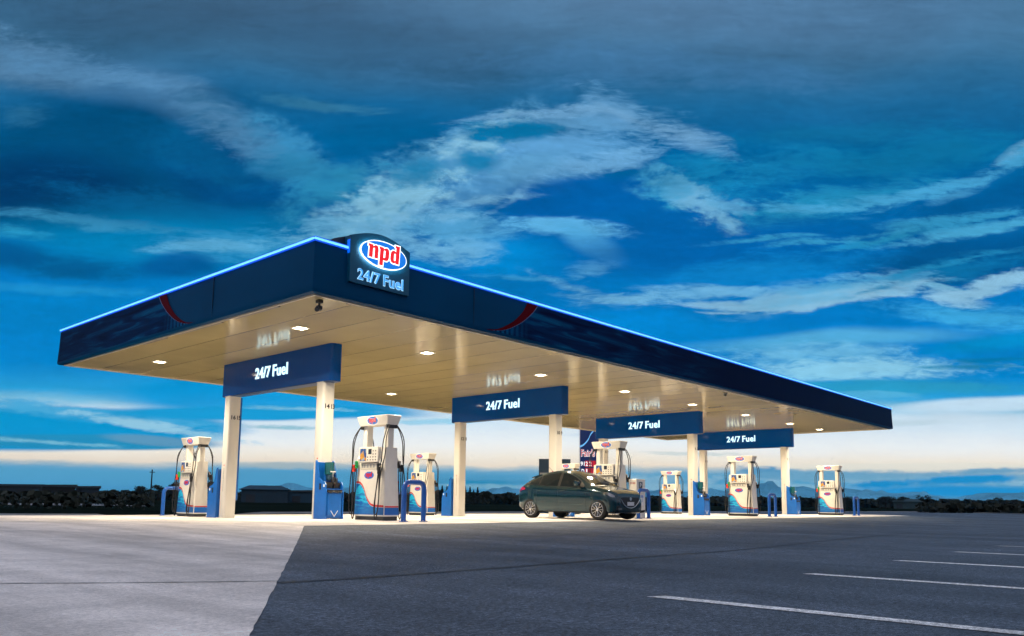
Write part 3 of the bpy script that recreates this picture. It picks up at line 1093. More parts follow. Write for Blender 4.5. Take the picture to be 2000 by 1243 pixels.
        # left boundary follows the ribbon
        for i in range(n_ + 1):
            t = i / n_
            row = []
            for k in range(9):
                z = zb + (zt - zb) * k / 8
                # s start along the ribbon for this z
                s0 = None
                for a, b in zip(I, I[1:]):
                    if min(a.y, b.y) <= z <= max(a.y, b.y) and abs(a.y - b.y) > 1e-6:
                        q = (z - a.y) / (b.y - a.y); s0 = a.x + (b.x - a.x) * q
                if s0 is None: s0 = I[-1].x if z < I[-1].y + .01 else I[0].x
                s0 += .04
                row.append((s0 + (end - s0) * t ** 1.3, z))
            cols.append(row)
        for row in cols:
            for s_, z in row:
                vs.append(f(s_, z, .004)); uvl.append((s_ - 5, z))
        fs = []
        for i in range(n_):
            for k in range(8):
                fs.append((i * 9 + k, (i + 1) * 9 + k, (i + 1) * 9 + k + 1, i * 9 + k + 1))
        me = bpy.data.meshes.new('flag_print')
        me.from_pydata(vs, [], fs)
        ul = me.uv_layers.new(name='UVMap')
        for lp in me.loops:
            ul.data[lp.index].uv = uvl[lp.vertex_index]
        me.materials.append(DRAPE)
        bm = bmesh.new(); bm.from_mesh(me); bmesh.ops.recalc_face_normals(bm, faces=bm.faces)
        bm.to_mesh(me); bm.free()
        link(bpy.data.objects.new('flag_print', me), root)
    ribbon('x'); ribbon('y')
    mb2 = MB()
    return root


canopy = build_canopy()

# ------------------------------------------------------------------ downlights under the soffit
LIT = mat('lamp glass', (1, 1, 1), .4, emis=(1.0, 0.83, 0.58), es=26)
FRM = mat('lamp frame', (.75, .72, .65), .35)


def make_light():
    t = empty('ceiling_light')
    mb = MB()
    w = .17
    for lo, hi in [((-w, -w, -.02), (w, -w + .03, 0)), ((-w, w - .03, -.02), (w, w, 0)), ((-w, -w + .03, -.02), (-w + .03, w - .03, 0)), ((w - .03, -w + .03, -.02), (w, w - .03, 0))]:
        mb.box(lo, hi, .004)
    mb.build('frame', FRM, t)
    MB().box((-w + .032, -w + .032, -.012), (w - .032, w - .032, -.001)).build('diffuser', LIT, t)
    sd = bpy.data.lights.new('downlight', 'SPOT')
    sd.energy = 1850; sd.color = (1.0, .84, .60); sd.spot_size = R(142); sd.spot_blend = .75; sd.shadow_soft_size = .14
    so = link(bpy.data.objects.new('lamp', sd), t)
    so.location = (0, 0, -.03)
    return t


LX = [1.8, 6.0, 11.05, 16.0, 21.1, 26.1, 31.2, 35.2]
LY = [3.2, 10.92]
cnt = 0
L0 = make_light()
ordw = ['first', 'second', 'third', 'fourth', 'fifth', 'sixth', 'seventh', 'eighth']
for j, y in enumerate(LY):
    for i, x in enumerate(LX):
        o = L0 if cnt == 0 else copy_tree(L0)
        o.location = (x, y, HS)
        tag(o, '%s square downlight from the logo corner, in the %s row under the canopy' % (ordw[i], 'front' if j == 0 else 'rear'), 'ceiling light', 'downlights set in the canopy underside')
        cnt += 1

# ------------------------------------------------------------------ header signs
SIGNB = mat('header sign blue', (0.0, 0.06, 0.30), 0.08, spec=.25, noise=(.8, .06, 2))
GLOW = mat('lit letters', (.1, .1, .1), .5, emis=(0.62, 0.95, 1.0), es=1.45)
SX = [3.406, 13.429, 23.414, 33.577]
ISL = ['nearest', 'second', 'third', 'farthest']


def rrect(x0, y0, x1, y1, r, n=5):
    pts = []
    for cx, cy, a0 in [(x1 - r, y0 + r, -90), (x1 - r, y1 - r, 0), (x0 + r, y1 - r, 90), (x0 + r, y0 + r, 180)]:
        for k in range(n + 1):
            a = R(a0 + 90 * k / n)
            pts.append((cx + r * math.cos(a), cy + r * math.sin(a)))
    return pts


def make_sign():
    t = empty('header_sign')
    # local: x 0..0.38, y 4.126..9.99, z -1.014..0
    prof = rrect(0, 4.126, .375, 9.99, .11, 6)
    MB().prism(prof, lambda a, b, d: (a, b, d), -1.014, -.002).build('sign_box', SIGNB, t, smooth=True, angle=40)
    MB().prism(rrect(.02, 4.146, .355, 9.97, .1, 6), lambda a, b, d: (a, b, d), -1.03, -1.0145).build('base_tray', mat('sign tray', (.02, .06, .17), .4), t)
    two_words('lettering', (-.012, 7.10, -.475), (0, -1, 0), .35, .02, GLOW, t, .018, 1.74)
    two_words('lettering', (.387, 7.10, -.475), (0, 1, 0), .35, .02, GLOW, t, .018, 1.74)
    return t


s0 = make_sign()
for i, x in enumerate(SX):
    o = s0 if i == 0 else copy_tree(s0)
    o.location = (x, 0, HS)
    tag(o, 'blue 24/7 Fuel header sign across the two columns of the %s pump island' % ISL[i], 'sign', 'header signs under the canopy')

# ------------------------------------------------------------------ columns
NUMS = {(0, 1): ('16', '15'), (0, 0): ('14', '13'), (1, 1): ('12', '11'), (1, 0): ('10', '9'), (2, 1): ('8', '7'), (2, 0): ('6', '5'), (3, 1): ('4', '3'), (3, 0): ('2', '1')}
CW = .375
for (i, far_), (na, nb) in NUMS.items():
    yc = (9.435 + .1774) if far_ else (4.4635 + .1774)
    x0 = SX[i] + .02
    g0 = gz(yc)
    t = empty('column', (x0 + CW / 2, yc, g0))
    H_ = HS - 1.03 - g0
    MB().prism(rrect(-CW / 2, -CW / 2, CW / 2, CW / 2, .07, 5), lambda a, b, d: (a, b, d), 0.0, H_).build('shaft', CREAM, t, smooth=True, angle=40)
    # joint and base plate
    MB().prism(rrect(-CW / 2 - .01, -CW / 2 - .01, CW / 2 + .01, CW / 2 + .01, .07, 5), lambda a, b, d: (a, b, d), H_ + .0005, H_ + .014).build('cap_plate', CREAM, t)
    mb = MB()
    for a, b in ((-1, -1), (1, -1), (1, 1), (-1, 1)):
        mb.lathe([(.012, 0), (.012, .03), (.007, .04)], (a * .13, b * (CW / 2 + .02), .0), seg=8)
    mb.build('anchor_bolt', CHROME, t)
    text_mesh('number', na, (-.055, -CW / 2 - .001, 3.12 - g0), (1, 0, 0), (0, 0, 1), .13, .004, TEXTBLK, t, bold=.03)
    text_mesh('number', nb, (.125, -CW / 2 - .001, 3.12 - g0), (1, 0, 0), (0, 0, 1), .13, .004, TEXTBLK, t, bold=.03, xs=.8)
    if (i, far_) == (0, 1):
        MB().box((CW / 2 + .002, -.10, .55), (CW / 2 + .085, .10, H_ - .01), .01).build('cable_duct', BLUE, t)
    # small safety stickers with vertical lettering
    MB().lathe([(.022, 0), (.022, -.004)], (-CW / 2 - .001, -.02, 1.62 - 0), 'x', 12).build('sticker', RED, t)
    text_mesh('notice', 'NO SMOKING  STOP ENGINE', (-CW / 2 - .001, -.02, 1.18), (0, 0, 1), (0, 1, 0), .03, .003, TEXTBLK, t, width=.72)
    side_ = 'rear' if far_ else 'front'
    tag(t, 'cream square column %s at the %s end of the %s island sign' % ('numbered %s' % na if i < 2 else 'with rounded edges', side_ if True else '', ISL[i]), 'column', 'columns carrying the canopy')

# ------------------------------------------------------------------ logo sign on the long fascia
def build_logo():
    t = empty('logo_sign', (0, 0, 0))
    PANEL = mat('logo panel blue', (0.004, 0.085, 0.17), .3, spec=.2)
    # rounded-top box standing proud of the fascia
    x0, x1, zb = .80, 2.44, 5.18
    arc = []
    n = 14
    for k in range(n + 1):
        s_ = k / n
        x = x1 + (x0 - x1) * s_
        arc.append((x, 6.19 + .20 * math.sin(math.pi * s_)))
    prof = [(x0, zb + .02), (x0 + .02, zb), (x1 - .02, zb), (x1, zb + .02)] + arc
    MB().prism(prof, lambda a, b, d: (a, d, b), -.115, .10).build('panel', PANEL, t, smooth=True, angle=30)
    # back shroud seen above the roof line
    prof2 = [(.25, 5.85), (x1 - .05, 5.85), (x1 - .05, 6.2), (1.6, 6.33), (.9, 6.24), (.55, 6.1)]
    MB().prism(prof2, lambda a, b, d: (a, d, b), .12, .5).build('rear_shroud', mat('shroud', (.01, .03, .06), .4), t)
    rim = mat('badge rim light', (.5, .5, .5), .5, emis=(.95, 1, 1), es=1.6)
    halo = mat('halo light', (.5, .5, .5), .5, emis=(.8, .95, 1), es=26)
    ov = mat('badge blue light', (0.0, .1, .4), .4, emis=(0.0, .20, .80), es=.85)
    lr = mat('badge red light', (.4, 0, .01), .4, emis=(.85, .012, .02), es=.95)
    MB().prism([(1.645 + .60 * math.cos(a * math.pi / 20), 5.925 + .24 * math.sin(a * math.pi / 20)) for a in range(40)], lambda a, b, d: (a, d, b), -.118, -.145).build('halo_ring', halo, t)
    b = badge('badge', (1.645, -.16, 5.925), (1, 0, 0), (0, 0, 1), 1.24, ov, lr, rim, t, depth=.03, rim=1.035, gap=.006)
    b2 = mat('blue lit text', (.1, .3, .6), .4, emis=(.02, .36, .85), es=.8)
    b3 = mat('blue lit text edge', (.1, .3, .6), .4, emis=(.45, .8, 1), es=.9)
    two_words('lettering_edge', (1.63, -.123, 5.385), (1, 0, 0), .262, .012, b3, t, .03, 1.27)
    two_words('lettering', (1.63, -.137, 5.385), (1, 0, 0), .238, .012, b2, t, .0, 1.245)
    # emissive strip that paints the roof edge light's blue glow on its left return
    MB().box((x0 - .004, -.1, 5.80), (x0 - .0005, .0, 6.1)).build('led_glow_patch', mat('led glow patch', (0, 0, 0), .5, emis=(0, .15, 1), es=1.0), t)
    tag(t, 'lit blue logo sign with red npd letters in an oval and 24/7 Fuel below', 'logo sign')


build_logo()

# ------------------------------------------------------------------ security cameras
def cctv():
    t = empty('security_camera', (.50, .50, HS))
    MB().box((-.06, -.06, -.07), (.06, .06, 0), .01).build('mount', DKGREY, t)
    MB().tube([(0, 0, -.05), (0, 0, -.16)], .022, 10).box((-.055, -.05, -.2), (.055, .05, -.12), .015).build('bracket', DKGREY, t)
    mb = MB()
    d = Vector((-.75, -.6, -.28)).normalized()
    c = Vector((-.02, -.02, -.2))
    mb.tube([c - d * .1, c + d * .14], [.045, .052], 14)
    mb.build('housing', DKGREY, t, smooth=True)
    MB().tube([c + d * .141, c + d * .15], .036, 14).build('lens', mat('lens glass', (.0, .0, .0), .05, coat=1), t)
    tag(t, 'black bullet security camera hanging under the near canopy corner', 'security camera')
    t = empty('dome_camera', (18.7, .45, HS))
    MB().lathe([(.0, 0), (.075, 0), (.075, -.04), (.06, -.06), (.0, -.062)], seg=16).build('base', GREY, t)
    MB().lathe([(.055, -.062), (.052, -.09), (.035, -.115), (.001, -.125)], seg=16).build('dome', DKGREY, t, smooth=True)
    tag(t, 'small dark dome camera under the middle of the long canopy edge', 'dome camera')


cctv()


# ------------------------------------------------------------------ fuel pumps
def swirl_mat():
    mt = bpy.data.materials.new('pump flag print'); mt.use_nodes = True
    nt = mt.node_tree; N = nt.nodes.new; L = nt.links.new
    b = nt.nodes['Principled BSDF']; b.inputs['Roughness'].default_value = .35
    tc = N('ShaderNodeTexCoord')
    mp = N('ShaderNodeMapping'); L(tc.outputs['Object'], mp.inputs[0]); mp.inputs['Scale'].default_value = (1, .9, 3.4)
    mp.inputs['Rotation'].default_value = (R(14), 0, 0)
    n = N('ShaderNodeTexNoise'); n.inputs['Scale'].default_value = 2.6; n.inputs['Detail'].default_value = 3; n.inputs['Distortion'].default_value = 1.2
    L(mp.outputs[0], n.inputs[0])
    sx = N('ShaderNodeSeparateXYZ'); L(tc.outputs['Object'], sx.inputs[0])
    cr = N('ShaderNodeValToRGB'); L(n.outputs['Fac'], cr.inputs[0])
    e = cr.color_ramp.elements
    e[0].position = .42; e[0].color = (0.002, 0.09, 0.40, 1)
    e[1].position = .58; e[1].color = (0.01, 0.45, 0.72, 1)
    q = e.new(.5); q.color = (0.008, 0.17, 0.48, 1)
    mr = N('ShaderNodeMapRange'); L(sx.outputs[2], mr.inputs[0])
    mr.inputs[1].default_value = .22; mr.inputs[2].default_value = .42
    mx = N('ShaderNodeMix'); mx.data_type = 'RGBA'; L(mr.outputs[0], mx.inputs[0])
    mx.inputs[6].default_value = (0.004, 0.12, 0.42, 1); L(cr.outputs[0], mx.inputs[7])
    L(mx.outputs[2], b.inputs['Base Color'])
    return mt


SWIRL = swirl_mat()
SCR = mat('screen', (.02, .025, .03), .1, coat=1)
POSTER = None


def poster_mat():
    mt = bpy.data.materials.new('display poster'); mt.use_nodes = True
    nt = mt.node_tree; N = nt.nodes.new; L = nt.links.new
    b = nt.nodes['Principled BSDF']; b.inputs['Roughness'].default_value = .25
    tc = N('ShaderNodeTexCoord')
    v = N('ShaderNodeTexVoronoi'); v.inputs['Scale'].default_value = 11; L(tc.outputs['Object'], v.inputs[0])
    cr = N('ShaderNodeValToRGB'); L(v.outputs['Color'], cr.inputs[0]); cr.color_ramp.interpolation = 'CONSTANT'
    e = cr.color_ramp.elements
    e[0].position = 0; e[0].color = (.03, .08, .25, 1)
    e[1].position = .45; e[1].color = (.25, .33, .42, 1)
    q = e.new(.68); q.color = (.5, .25, .04, 1)
    q = e.new(.82); q.color = (.10, .05, .03, 1)
    L(cr.outputs[0], b.inputs['Base Color'])
    return mt


POSTER = poster_mat()


def make_pump():
    t = empty('fuel_pump')
    # body: tapering cabinet
    def ring(z, hx, hy, r=.03):
        return [(a, b, z) for a, b in rrect(-hx, -hy, hx, hy, r, 3)]
    HXB, HXT, HYB, HYT, ZT = .245, .185, .60, .525, 1.78

    def hx(z): return HXB + (HXT - HXB) * z / ZT
    def hy(z): return HYB + (HYT - HYB) * z / ZT
    MB().hull([ring(z, hx(z), hy(z)) for z in (.10, .5, 1.0, 1.4)]).build('body', WHITE, t, smooth=True, angle=40)
    MB().box((-.21, -.56, 0), (.21, .56, .0995)).build('plinth', DKGREY, t)
    # side pillars from 1.4 to 1.8 either end, then posts
    for s in (-1, 1):
        y0, y1 = (.28, hy(1.4)) if s > 0 else (-hy(1.4), -.28)
        a0, a1 = min(y0, y1), max(y0, y1)
        r = [[(a, b, 1.4005) for a, b in rrect(-hx(1.4), a0, hx(1.4), a1, .02, 3)],
             [(a, b, ZT) for a, b in rrect(-hx(ZT), a0 + (.01 if s < 0 else 0), hx(ZT), a1 - (.01 if s > 0 else 0), .02, 3)]]
        MB().hull(r).build('pillar', WHITE, t, smooth=True, angle=40)
        yy = s * .41
        MB().prism(rrect(-.095, yy - .085, .095, yy + .085, .025, 3), lambda a, b, d: (a, b, d), ZT + .0005, 2.345).build('post', WHITE, t, smooth=True, angle=40)
        # dark hose guide behind the post top
        MB().box((-.155, s * .50 - .035, 2.26), (.155, s * .50 + .035, 2.345), .01).build('hose_guide', DKGREY, t)
    # crown: wider at the top
    c = MB()
    c.hull([[(a, b, 2.346) for a, b in rrect(-.17, -.545, .17, .545, .012, 2)], [(a, b, 2.57) for a, b in rrect(-.225, -.605, .225, .605, .012, 2)], [(a, b, 2.585) for a, b in rrect(-.21, -.59, .21, .59, .012, 2)]])
    crown = c.build('crown', WHITE, t, smooth=True, angle=40)
    for s in (-1, 1):
        # s=-1: face towards -x
        rt = (0, -1, 0) if s < 0 else (0, 1, 0)
        k = 1 if s < 0 else -1     # +y is the left hand side on the -x face
        tilt = Vector((s * .055, 0, .224)).normalized()
        badge('logo', (s * .2005, 0, 2.462), rt, tilt, .41, PBLUE, RED, PWHITE, crown, depth=.004, rim=1.16, gap=.002)
        # body badge
        zb_ = 1.10
        up = Vector((-s * (HXB - HXT) / ZT * 1.0, 0, 1)).normalized()
        sgn = s
        badge('logo', (s * (hx(zb_) + .001), k * .06, zb_), rt, Vector((-s * .034, 0, 1)).normalized(), .36, PBLUE, RED, mat('deep logo blue', (.005, .03, .25), .4), t, depth=.003, rim=1.03, gap=.002)
        # wave print under a red line
        yl = lambda q: k * q

        def fx(z, d): return s * (hx(z) + d)
        top = smooth_curve([(.578, .90, 0), (.40, .885, 0), (.25, .76, 0), (.12, .54, 0), (-.03, .38, 0), (-.2, .325, 0), (-.59, .31, 0)], 6)
        mb = MB(); mr = MB(); mw = MB()
        for a, b in zip(top, top[1:]):
            lo = .135
            ya, yb_ = min(a.x, hy(a.y) - .012), max(b.x, -(hy(b.y) - .012))
            la, lb = min(a.x, hy(lo) - .012), max(b.x, -(hy(lo) - .012))
            mb.add([(fx(lo, .002), yl(la), lo), (fx(lo, .002), yl(lb), lo), (fx(b.y, .002), yl(yb_), b.y), (fx(a.y, .002), yl(ya), a.y)], [(0, 1, 2, 3)])
            mr.add([(fx(a.y, .004), yl(ya), a.y + .012), (fx(b.y, .004), yl(yb_), b.y + .012), (fx(b.y, .004), yl(yb_), b.y + .052), (fx(a.y, .004), yl(ya), a.y + .068)], [(0, 1, 2, 3)])
        mb.build('wave_print', SWIRL, t)
        mr.build('red_line', RED, t)
        # display head
        y0, y1 = sorted((yl(-.33), yl(.41)))
        xa, xb = (s * .155, s * .262)
        dh = MB().box((min(xa, xb), y0, 1.42), (max(xa, xb), y1, 1.80), .015).build('display_head', WHITE, t)
        xf = s * .263

        def pl(ya, yb2, za, zb2, nm, m_, d=.003, bev=0):
            a, b = sorted((yl(ya), yl(yb2)))
            q0, q1 = sorted((xf, xf + s * d))
            return MB().box((q0, a, za), (q1, b, zb2), bev).build(nm, m_, dh)
        pl(.375, .13, 1.46, 1.765, 'poster', POSTER)
        pl(.05, -.08, 1.62, 1.75, 'price_screen', SCR, .004)
        for zz in (1.70, 1.62, 1.55, 1.48):
            for yy in (.07, -.04, -.14, -.24):
                if zz > 1.58 and -.1 < yy < .08: continue
                pl(yy + .016, yy - .016, zz - .013, zz + .013, 'button', DKGREY, .006)
        # body between the pillars behind the head
        # grade selector strip
        a, b = sorted((yl(-.24), yl(.40)))
        q0, q1 = sorted((s * (hx(1.32) + .0), s * (hx(1.32) + .012)))
        MB().box((q0, a, 1.24), (q1, b, 1.39), .004).build('selector_panel', mat('selector', (.55, .53, .46), .4), t)
        mb = MB()
        for yy in (.33, .25, .12, .0, -.12):
            a, b = sorted((yl(yy - .03), yl(yy + .03)))
            q0, q1 = sorted((s * (hx(1.32) + .012), s * (hx(1.32) + .016)))
            MB().box((q0, a, 1.29), (q1, b, 1.37)).build('grade_button', GREY, t)
        mb.bm.free()
    MB().box((-.13, -.279, 1.4005), (.13, .279, 1.795)).build('core', WHITE, t)
    # blue skirt on the end faces with red line
    for s in (-1, 1):
        mb = MB(); mr = MB()
        z0, z1 = .135, .31
        f = lambda z, d: s * (hy(z) + d)
        mb.add([(-hx(z0) + .02, f(z0, .002), z0), (hx(z0) - .02, f(z0, .002), z0), (hx(z1) - .02, f(z1, .002), z1), (-hx(z1) + .02, f(z1, .002), z1)], [(0, 1, 2, 3)])
        mr.add([(-hx(z1) + .02, f(z1, .003), z1 + .008), (hx(z1) - .02, f(z1, .003), z1 + .008), (hx(z1) - .02, f(z1, .003), z1 + .04), (-hx(z1) + .02, f(z1, .003), z1 + .04)], [(0, 1, 2, 3)])
        mb.build('skirt', BLUE, t); mr.build('red_line', RED, t)
    # nozzles and hoses: two at each front/back corner
    for s in (-1, 1):
        k = 1 if s < 0 else -1
        specs = [(.50, .00, GREENN, 1.43), (.555, .03, REDN, 1.34), (-.40, .02, DKGREY, 1.36), (-.46, .05, BLACK, 1.27)]
        for q, (yy, dx, m_, zn) in enumerate(specs):
            if s > 0: m_ = BLACK
            y = k * yy
            x = s * (.235 + dx)
            sgy = 1 if yy > 0 else -1
            # nozzle: boot, grip, spout
            nz = MB()
            nz.box((min(x, x + s * .07), y - .036, zn - .15), (max(x, x + s * .07), y + .036, zn + .03), .014)
            nb = nz.build('nozzle', m_, t)
            MB().tube([(x + s * .02, y, zn), (x - s * .03, y, zn + .10), (x - s * .05, y, zn + .13)], [.016, .013, .011], 8).build('spout', CHROME, nb)
            MB().tube([(x + s * .05, y, zn - .11), (x + s * .075, y, zn - .08), (x + s * .07, y, zn)], .007, 6).build('trigger', DKGREY, nb)
            # hose: from crown guide outward and down, loop at the foot and up to the nozzle
            o = k * sgy * (.10 + .05 * (q % 2))
            ys = k * sgy * .51
            xs_ = s * (.10 + .03 * (q % 2))
            low = .10 + .09 * (q % 2)
            if q % 2 == 0:
                pts = [(xs_, ys, 2.36), (xs_ + s * .05, ys + o * .8, 2.28), (x + s * .03, ys + o * 1.5, 2.0), (x + s * .05, ys + o * 1.5, 1.6), (x + s * .06, y + o * 1.2, 1.1), (x + s * .07, y + o * .9, .55),
                       (x + s * .09, y + o * .5, low), (x + s * .10, y - o * .2, low - .03), (x + s * .08, y - o * .35, .5), (x + s * .05, y - o * .1, 1.0), (x + s * .03, y, zn - .13)]
            else:
                pts = [(xs_, ys - k * sgy * .03, 2.36), (xs_ + s * .08, ys + o * .3, 2.2), (x + s * .03, ys + o * .5, 1.9), (x + s * .06, ys + o * .45, 1.5), (x + s * .08, y + o * .5, 1.0), (x + s * .09, y + o * .6, .5),
                       (x + s * .10, y + o * .35, low), (x + s * .11, y - o * .3, low - .02), (x + s * .09, y - o * .45, .45), (x + s * .05, y - o * .15, .95), (x + s * .03, y, zn - .13)]
            MB().tube(smooth_curve(pts, 6), .0135, 7).build('hose', BLACK, t, smooth=True, angle=80)
    return t


pump0 = make_pump()
cnt = 0
PY = {0: 2.215, 1: 11.79}
for i, x in enumerate(SX):
    for far_ in (0, 1):
        o = pump0 if cnt == 0 else copy_tree(pump0)
        y = PY[far_]
        o.location = (x + .155, y, gz(y) + .002)
        tag(o, 'white fuel pump at the %s end of the %s island%s' % ('front' if not far_ else 'rear', ISL[i],
            {(0, 0): ', largest', (1, 0): ', behind car', (0, 1): ', leftmost'}.get((i, far_), '')), 'fuel pump', 'fuel pumps on the islands')
        cnt += 1


# ------------------------------------------------------------------ squeegee and bin units on the columns
def make_unit():
    """local: origin at the column face foot, sticks out towards -y"""
    t = empty('service_unit')
    w = .28
    # side cheeks profile (depth, z)
    prof = [(0, 0), (.56, 0), (.56, .05), (.535, .07), (.535, .72), (.50, .80), (.50, .90), (.44, .98), (.30, 1.0), (.20, 1.08), (.09, 1.5), (.05, 1.55), (0, 1.55)]
    for sx_ in (-1, 1):
        MB().prism(prof, lambda a, b, d: (d, -a, b), sx_ * w, sx_ * (w - .03), .004).build('cheek', BLUE, t)
    MB().box((-w + .0305, -.05, .02), (w - .0305, -.004, 1.5), .004).build('back_panel', BLUE, t)
    MB().box((-w + .0305, -.50, .03), (w - .0305, -.055, .78), .006).build('bin_body', BLUE, t)
    fr = MB().box((-w + .06, -.53, .10), (w - .06, -.5005, .68), .012).build('bin_door', BLUE, t)
    MB().box((-w + .05, -.525, .695), (w - .05, -.5005, .77)).build('bin_mouth', BLACK, t)
    # crumpled liner edge
    mb = MB()
    pts = [(-w + .05 + i * .046, -.53 + rnd.uniform(-.012, .01), .70 + rnd.uniform(-.02, .03)) for i in range(11)]
    mb.tube(pts, .013, 6)
    mb.build('liner', BLACK, t)
    # chevron
    mb = MB()
    mb.prism([(-.12, .22), (0, .06), (.12, .22), (.105, .235), (0, .09), (-.105, .235)], lambda a, b, d: (a + .0, d, b), -.5305, -.534)
    mb.build('chevron', PWHITE, t)
    # tray with bucket and squeegees
    MB().box((-w + .031, -.48, .785), (w - .031, -.056, .80)).build('shelf', BLUE, t)
    MB().hull([[(a, b, .802) for a, b in rrect(-.22, -.42, -.01, -.2, .02, 3)], [(a, b, .97) for a, b in rrect(-.245, -.46, .01, -.18, .02, 3)]]).build('bucket', BLACK, t)
    MB().hull([[(a, b, .802) for a, b in rrect(.03, -.42, .2, -.2, .02, 3)], [(a, b, .95) for a, b in rrect(.02, -.45, .235, -.18, .02, 3)]]).build('bucket', BLACK, t)
    MB().tube([(.1, -.3, .9), (.02, -.38, 1.24)], .011, 8).box((-.06, -.41, 1.23), (.10, -.37, 1.26), .006).build('squeegee', PWHITE, t)
    mb = MB()
    for q in range(7):
        mb.tube([(.12 + rnd.uniform(-.06, .06), -.32 + rnd.uniform(-.06, .06), .93), (.12 + rnd.uniform(-.09, .09), -.32 + rnd.uniform(-.09, .09), 1.08 + rnd.uniform(-.03, .06))], [.03, .015], 7)
    mb.build('glove_bundle', DKGREY, t)
    # towel dispenser: smoked teal drum
    TEAL = mat('teal dispenser', (0.004, 0.075, 0.085), .12, coat=.6)
    MB().lathe([(.10, 1.16), (.13, 1.18), (.13, 1.47), (.12, 1.50), (.04, 1.51)], (.02, -.22, 0), seg=20).build('towel_drum', TEAL, t, smooth=True, angle=50)
    MB().lathe([(.05, 1.02), (.09, 1.08), (.10, 1.1599)], (.02, -.22, 0), seg=16).build('towel_cone', mat('cone', (.05, .14, .22), .3), t, smooth=True)
    # white tag and dark recess on the cheek
    for sx_ in (-1, 1):
        MB().box((min(sx_ * (w + .0005), sx_ * (w + .004)), -.46, .84), (max(sx_ * (w + .0005), sx_ * (w + .004)), -.40, .91)).build('label_plate', PWHITE, t)
        MB().box((min(sx_ * (w + .0005), sx_ * (w + .006)), -.30, .77), (max(sx_ * (w + .0005), sx_ * (w + .006)), -.22, .93), .0).build('recess', BLACK, t)
    return t


u0 = make_unit()
cnt = 0
for (i, far_) in [(0, 0), (0, 1), (1, 1), (1, 0), (2, 0), (3, 0)]:
    o = u0 if cnt == 0 else copy_tree(u0)
    x = SX[i] + .02 + CW / 2
    if far_:
        o.location = (x, 9.79 + .012, gz(10.1) + .002); o.rotation_euler = (0, 0, math.pi)
    else:
        o.location = (x, 4.4635 - .012, gz(4.1) + .002)
    o.location.x -= .08 if not far_ else .0
    tag(o, 'blue squeegee and bin unit against the %s column of the %s island' % ('rear' if far_ else 'front', ISL[i]), 'service unit', 'squeegee units beside the columns')
    cnt += 1


# ------------------------------------------------------------------ hoop guards
def make_hoop():
    t = empty('hoop_guard')
    r, h, w = .062, .93, .31
    pts = [(-w, 0, .012), (-w, 0, h - .16)]
    for k in range(1, 7):
        a = math.pi - k * math.pi / 2 / 6
        pts.append((-w + .16 + .16 * math.cos(a), 0, h - .16 + .16 * math.sin(a)))
    for k in range(0, 7):
        a = math.pi / 2 - k * math.pi / 2 / 6
        pts.append((w - .16 + .16 * math.cos(a), 0, h - .16 + .16 * math.sin(a)))
    pts.append((w, 0, .012))
    MB().tube(pts, r, 16).build('hoop', HOOPBLUE, t, smooth=True, angle=60)
    for s in (-1, 1):
        MB().lathe([(.11, 0), (.11, .012)], (s * w, 0, 0), seg=20).build('flange', HOOPBLUE, t)
        mb = MB()
        for k in range(4):
            a = math.pi / 4 + k * math.pi / 2
            mb.lathe([(.011, .0125), (.011, .026)], (s * w + .088 * math.cos(a), .088 * math.sin(a), 0), seg=6)
        mb.build('bolt', CHROME, t)
    return t


h0 = make_hoop()
cnt = 0
for (i, y, lab) in [(0, .93, 'blue tubular hoop guard in front of the largest fuel pump'), (0, 13.45, 'blue tubular hoop guard at the left end, beside the leftmost pump'),
                    (1, .93, 'blue hoop guard around the white payment kiosk by the car nose'), (1, 13.45, 'blue hoop guard at the rear end of the second island, mostly hidden'),
                    (2, .93, 'blue hoop guard at the front end of the third island'), (3, .93, 'blue hoop guard at the far right end of the farthest island')]:
    o = h0 if cnt == 0 else copy_tree(h0)
    o.location = (SX[i] + .26, y, gz(y) + .006)
    tag(o, lab, 'hoop guard', 'hoop guards at the island ends')
    cnt += 1

# payment kiosk on the second island
t = empty('payment_kiosk', (13.78, 1.30, gz(1.3) + .006))
MB().box((-.22, -.20, 0), (.30, .12, 1.30), .02).build('cabinet', WHITE, t)
MB().box((-.224, -.14, .55), (-.2205, .06, .75)).build('notice', mat('notice print', (.55, .12, .1), .5), t)
text_mesh('writing', 'PAY HERE', (-.226, -.04, 1.16), (0, -1, 0), (0, 0, 1), .05, .002, RED, t, width=.2)
MB().box((-.1, -.205, .98), (.12, -.2005, 1.2), .0).build('screen', SCR, t)
text_mesh('writing', 'P', (.01, -.2065, 1.09), (1, 0, 0), (0, 0, 1), .13, .002, PWHITE, t)
MB().box((-.12, -.204, .42), (.2, -.2005, .78)).build('notice', PWHITE, t)
mb = MB()
for z in (.74, .70): mb.box((-.1, -.2065, z - .014), (.16, -.2045, z + .014))
for z in (.64, .6, .56): mb.box((-.1, -.2065, z - .006), (.12, -.2045, z + .006))
mb.build('notice_text', PBLUE, t)
tag(t, 'narrow white payment kiosk standing inside the hoop guard by the car nose', 'kiosk')


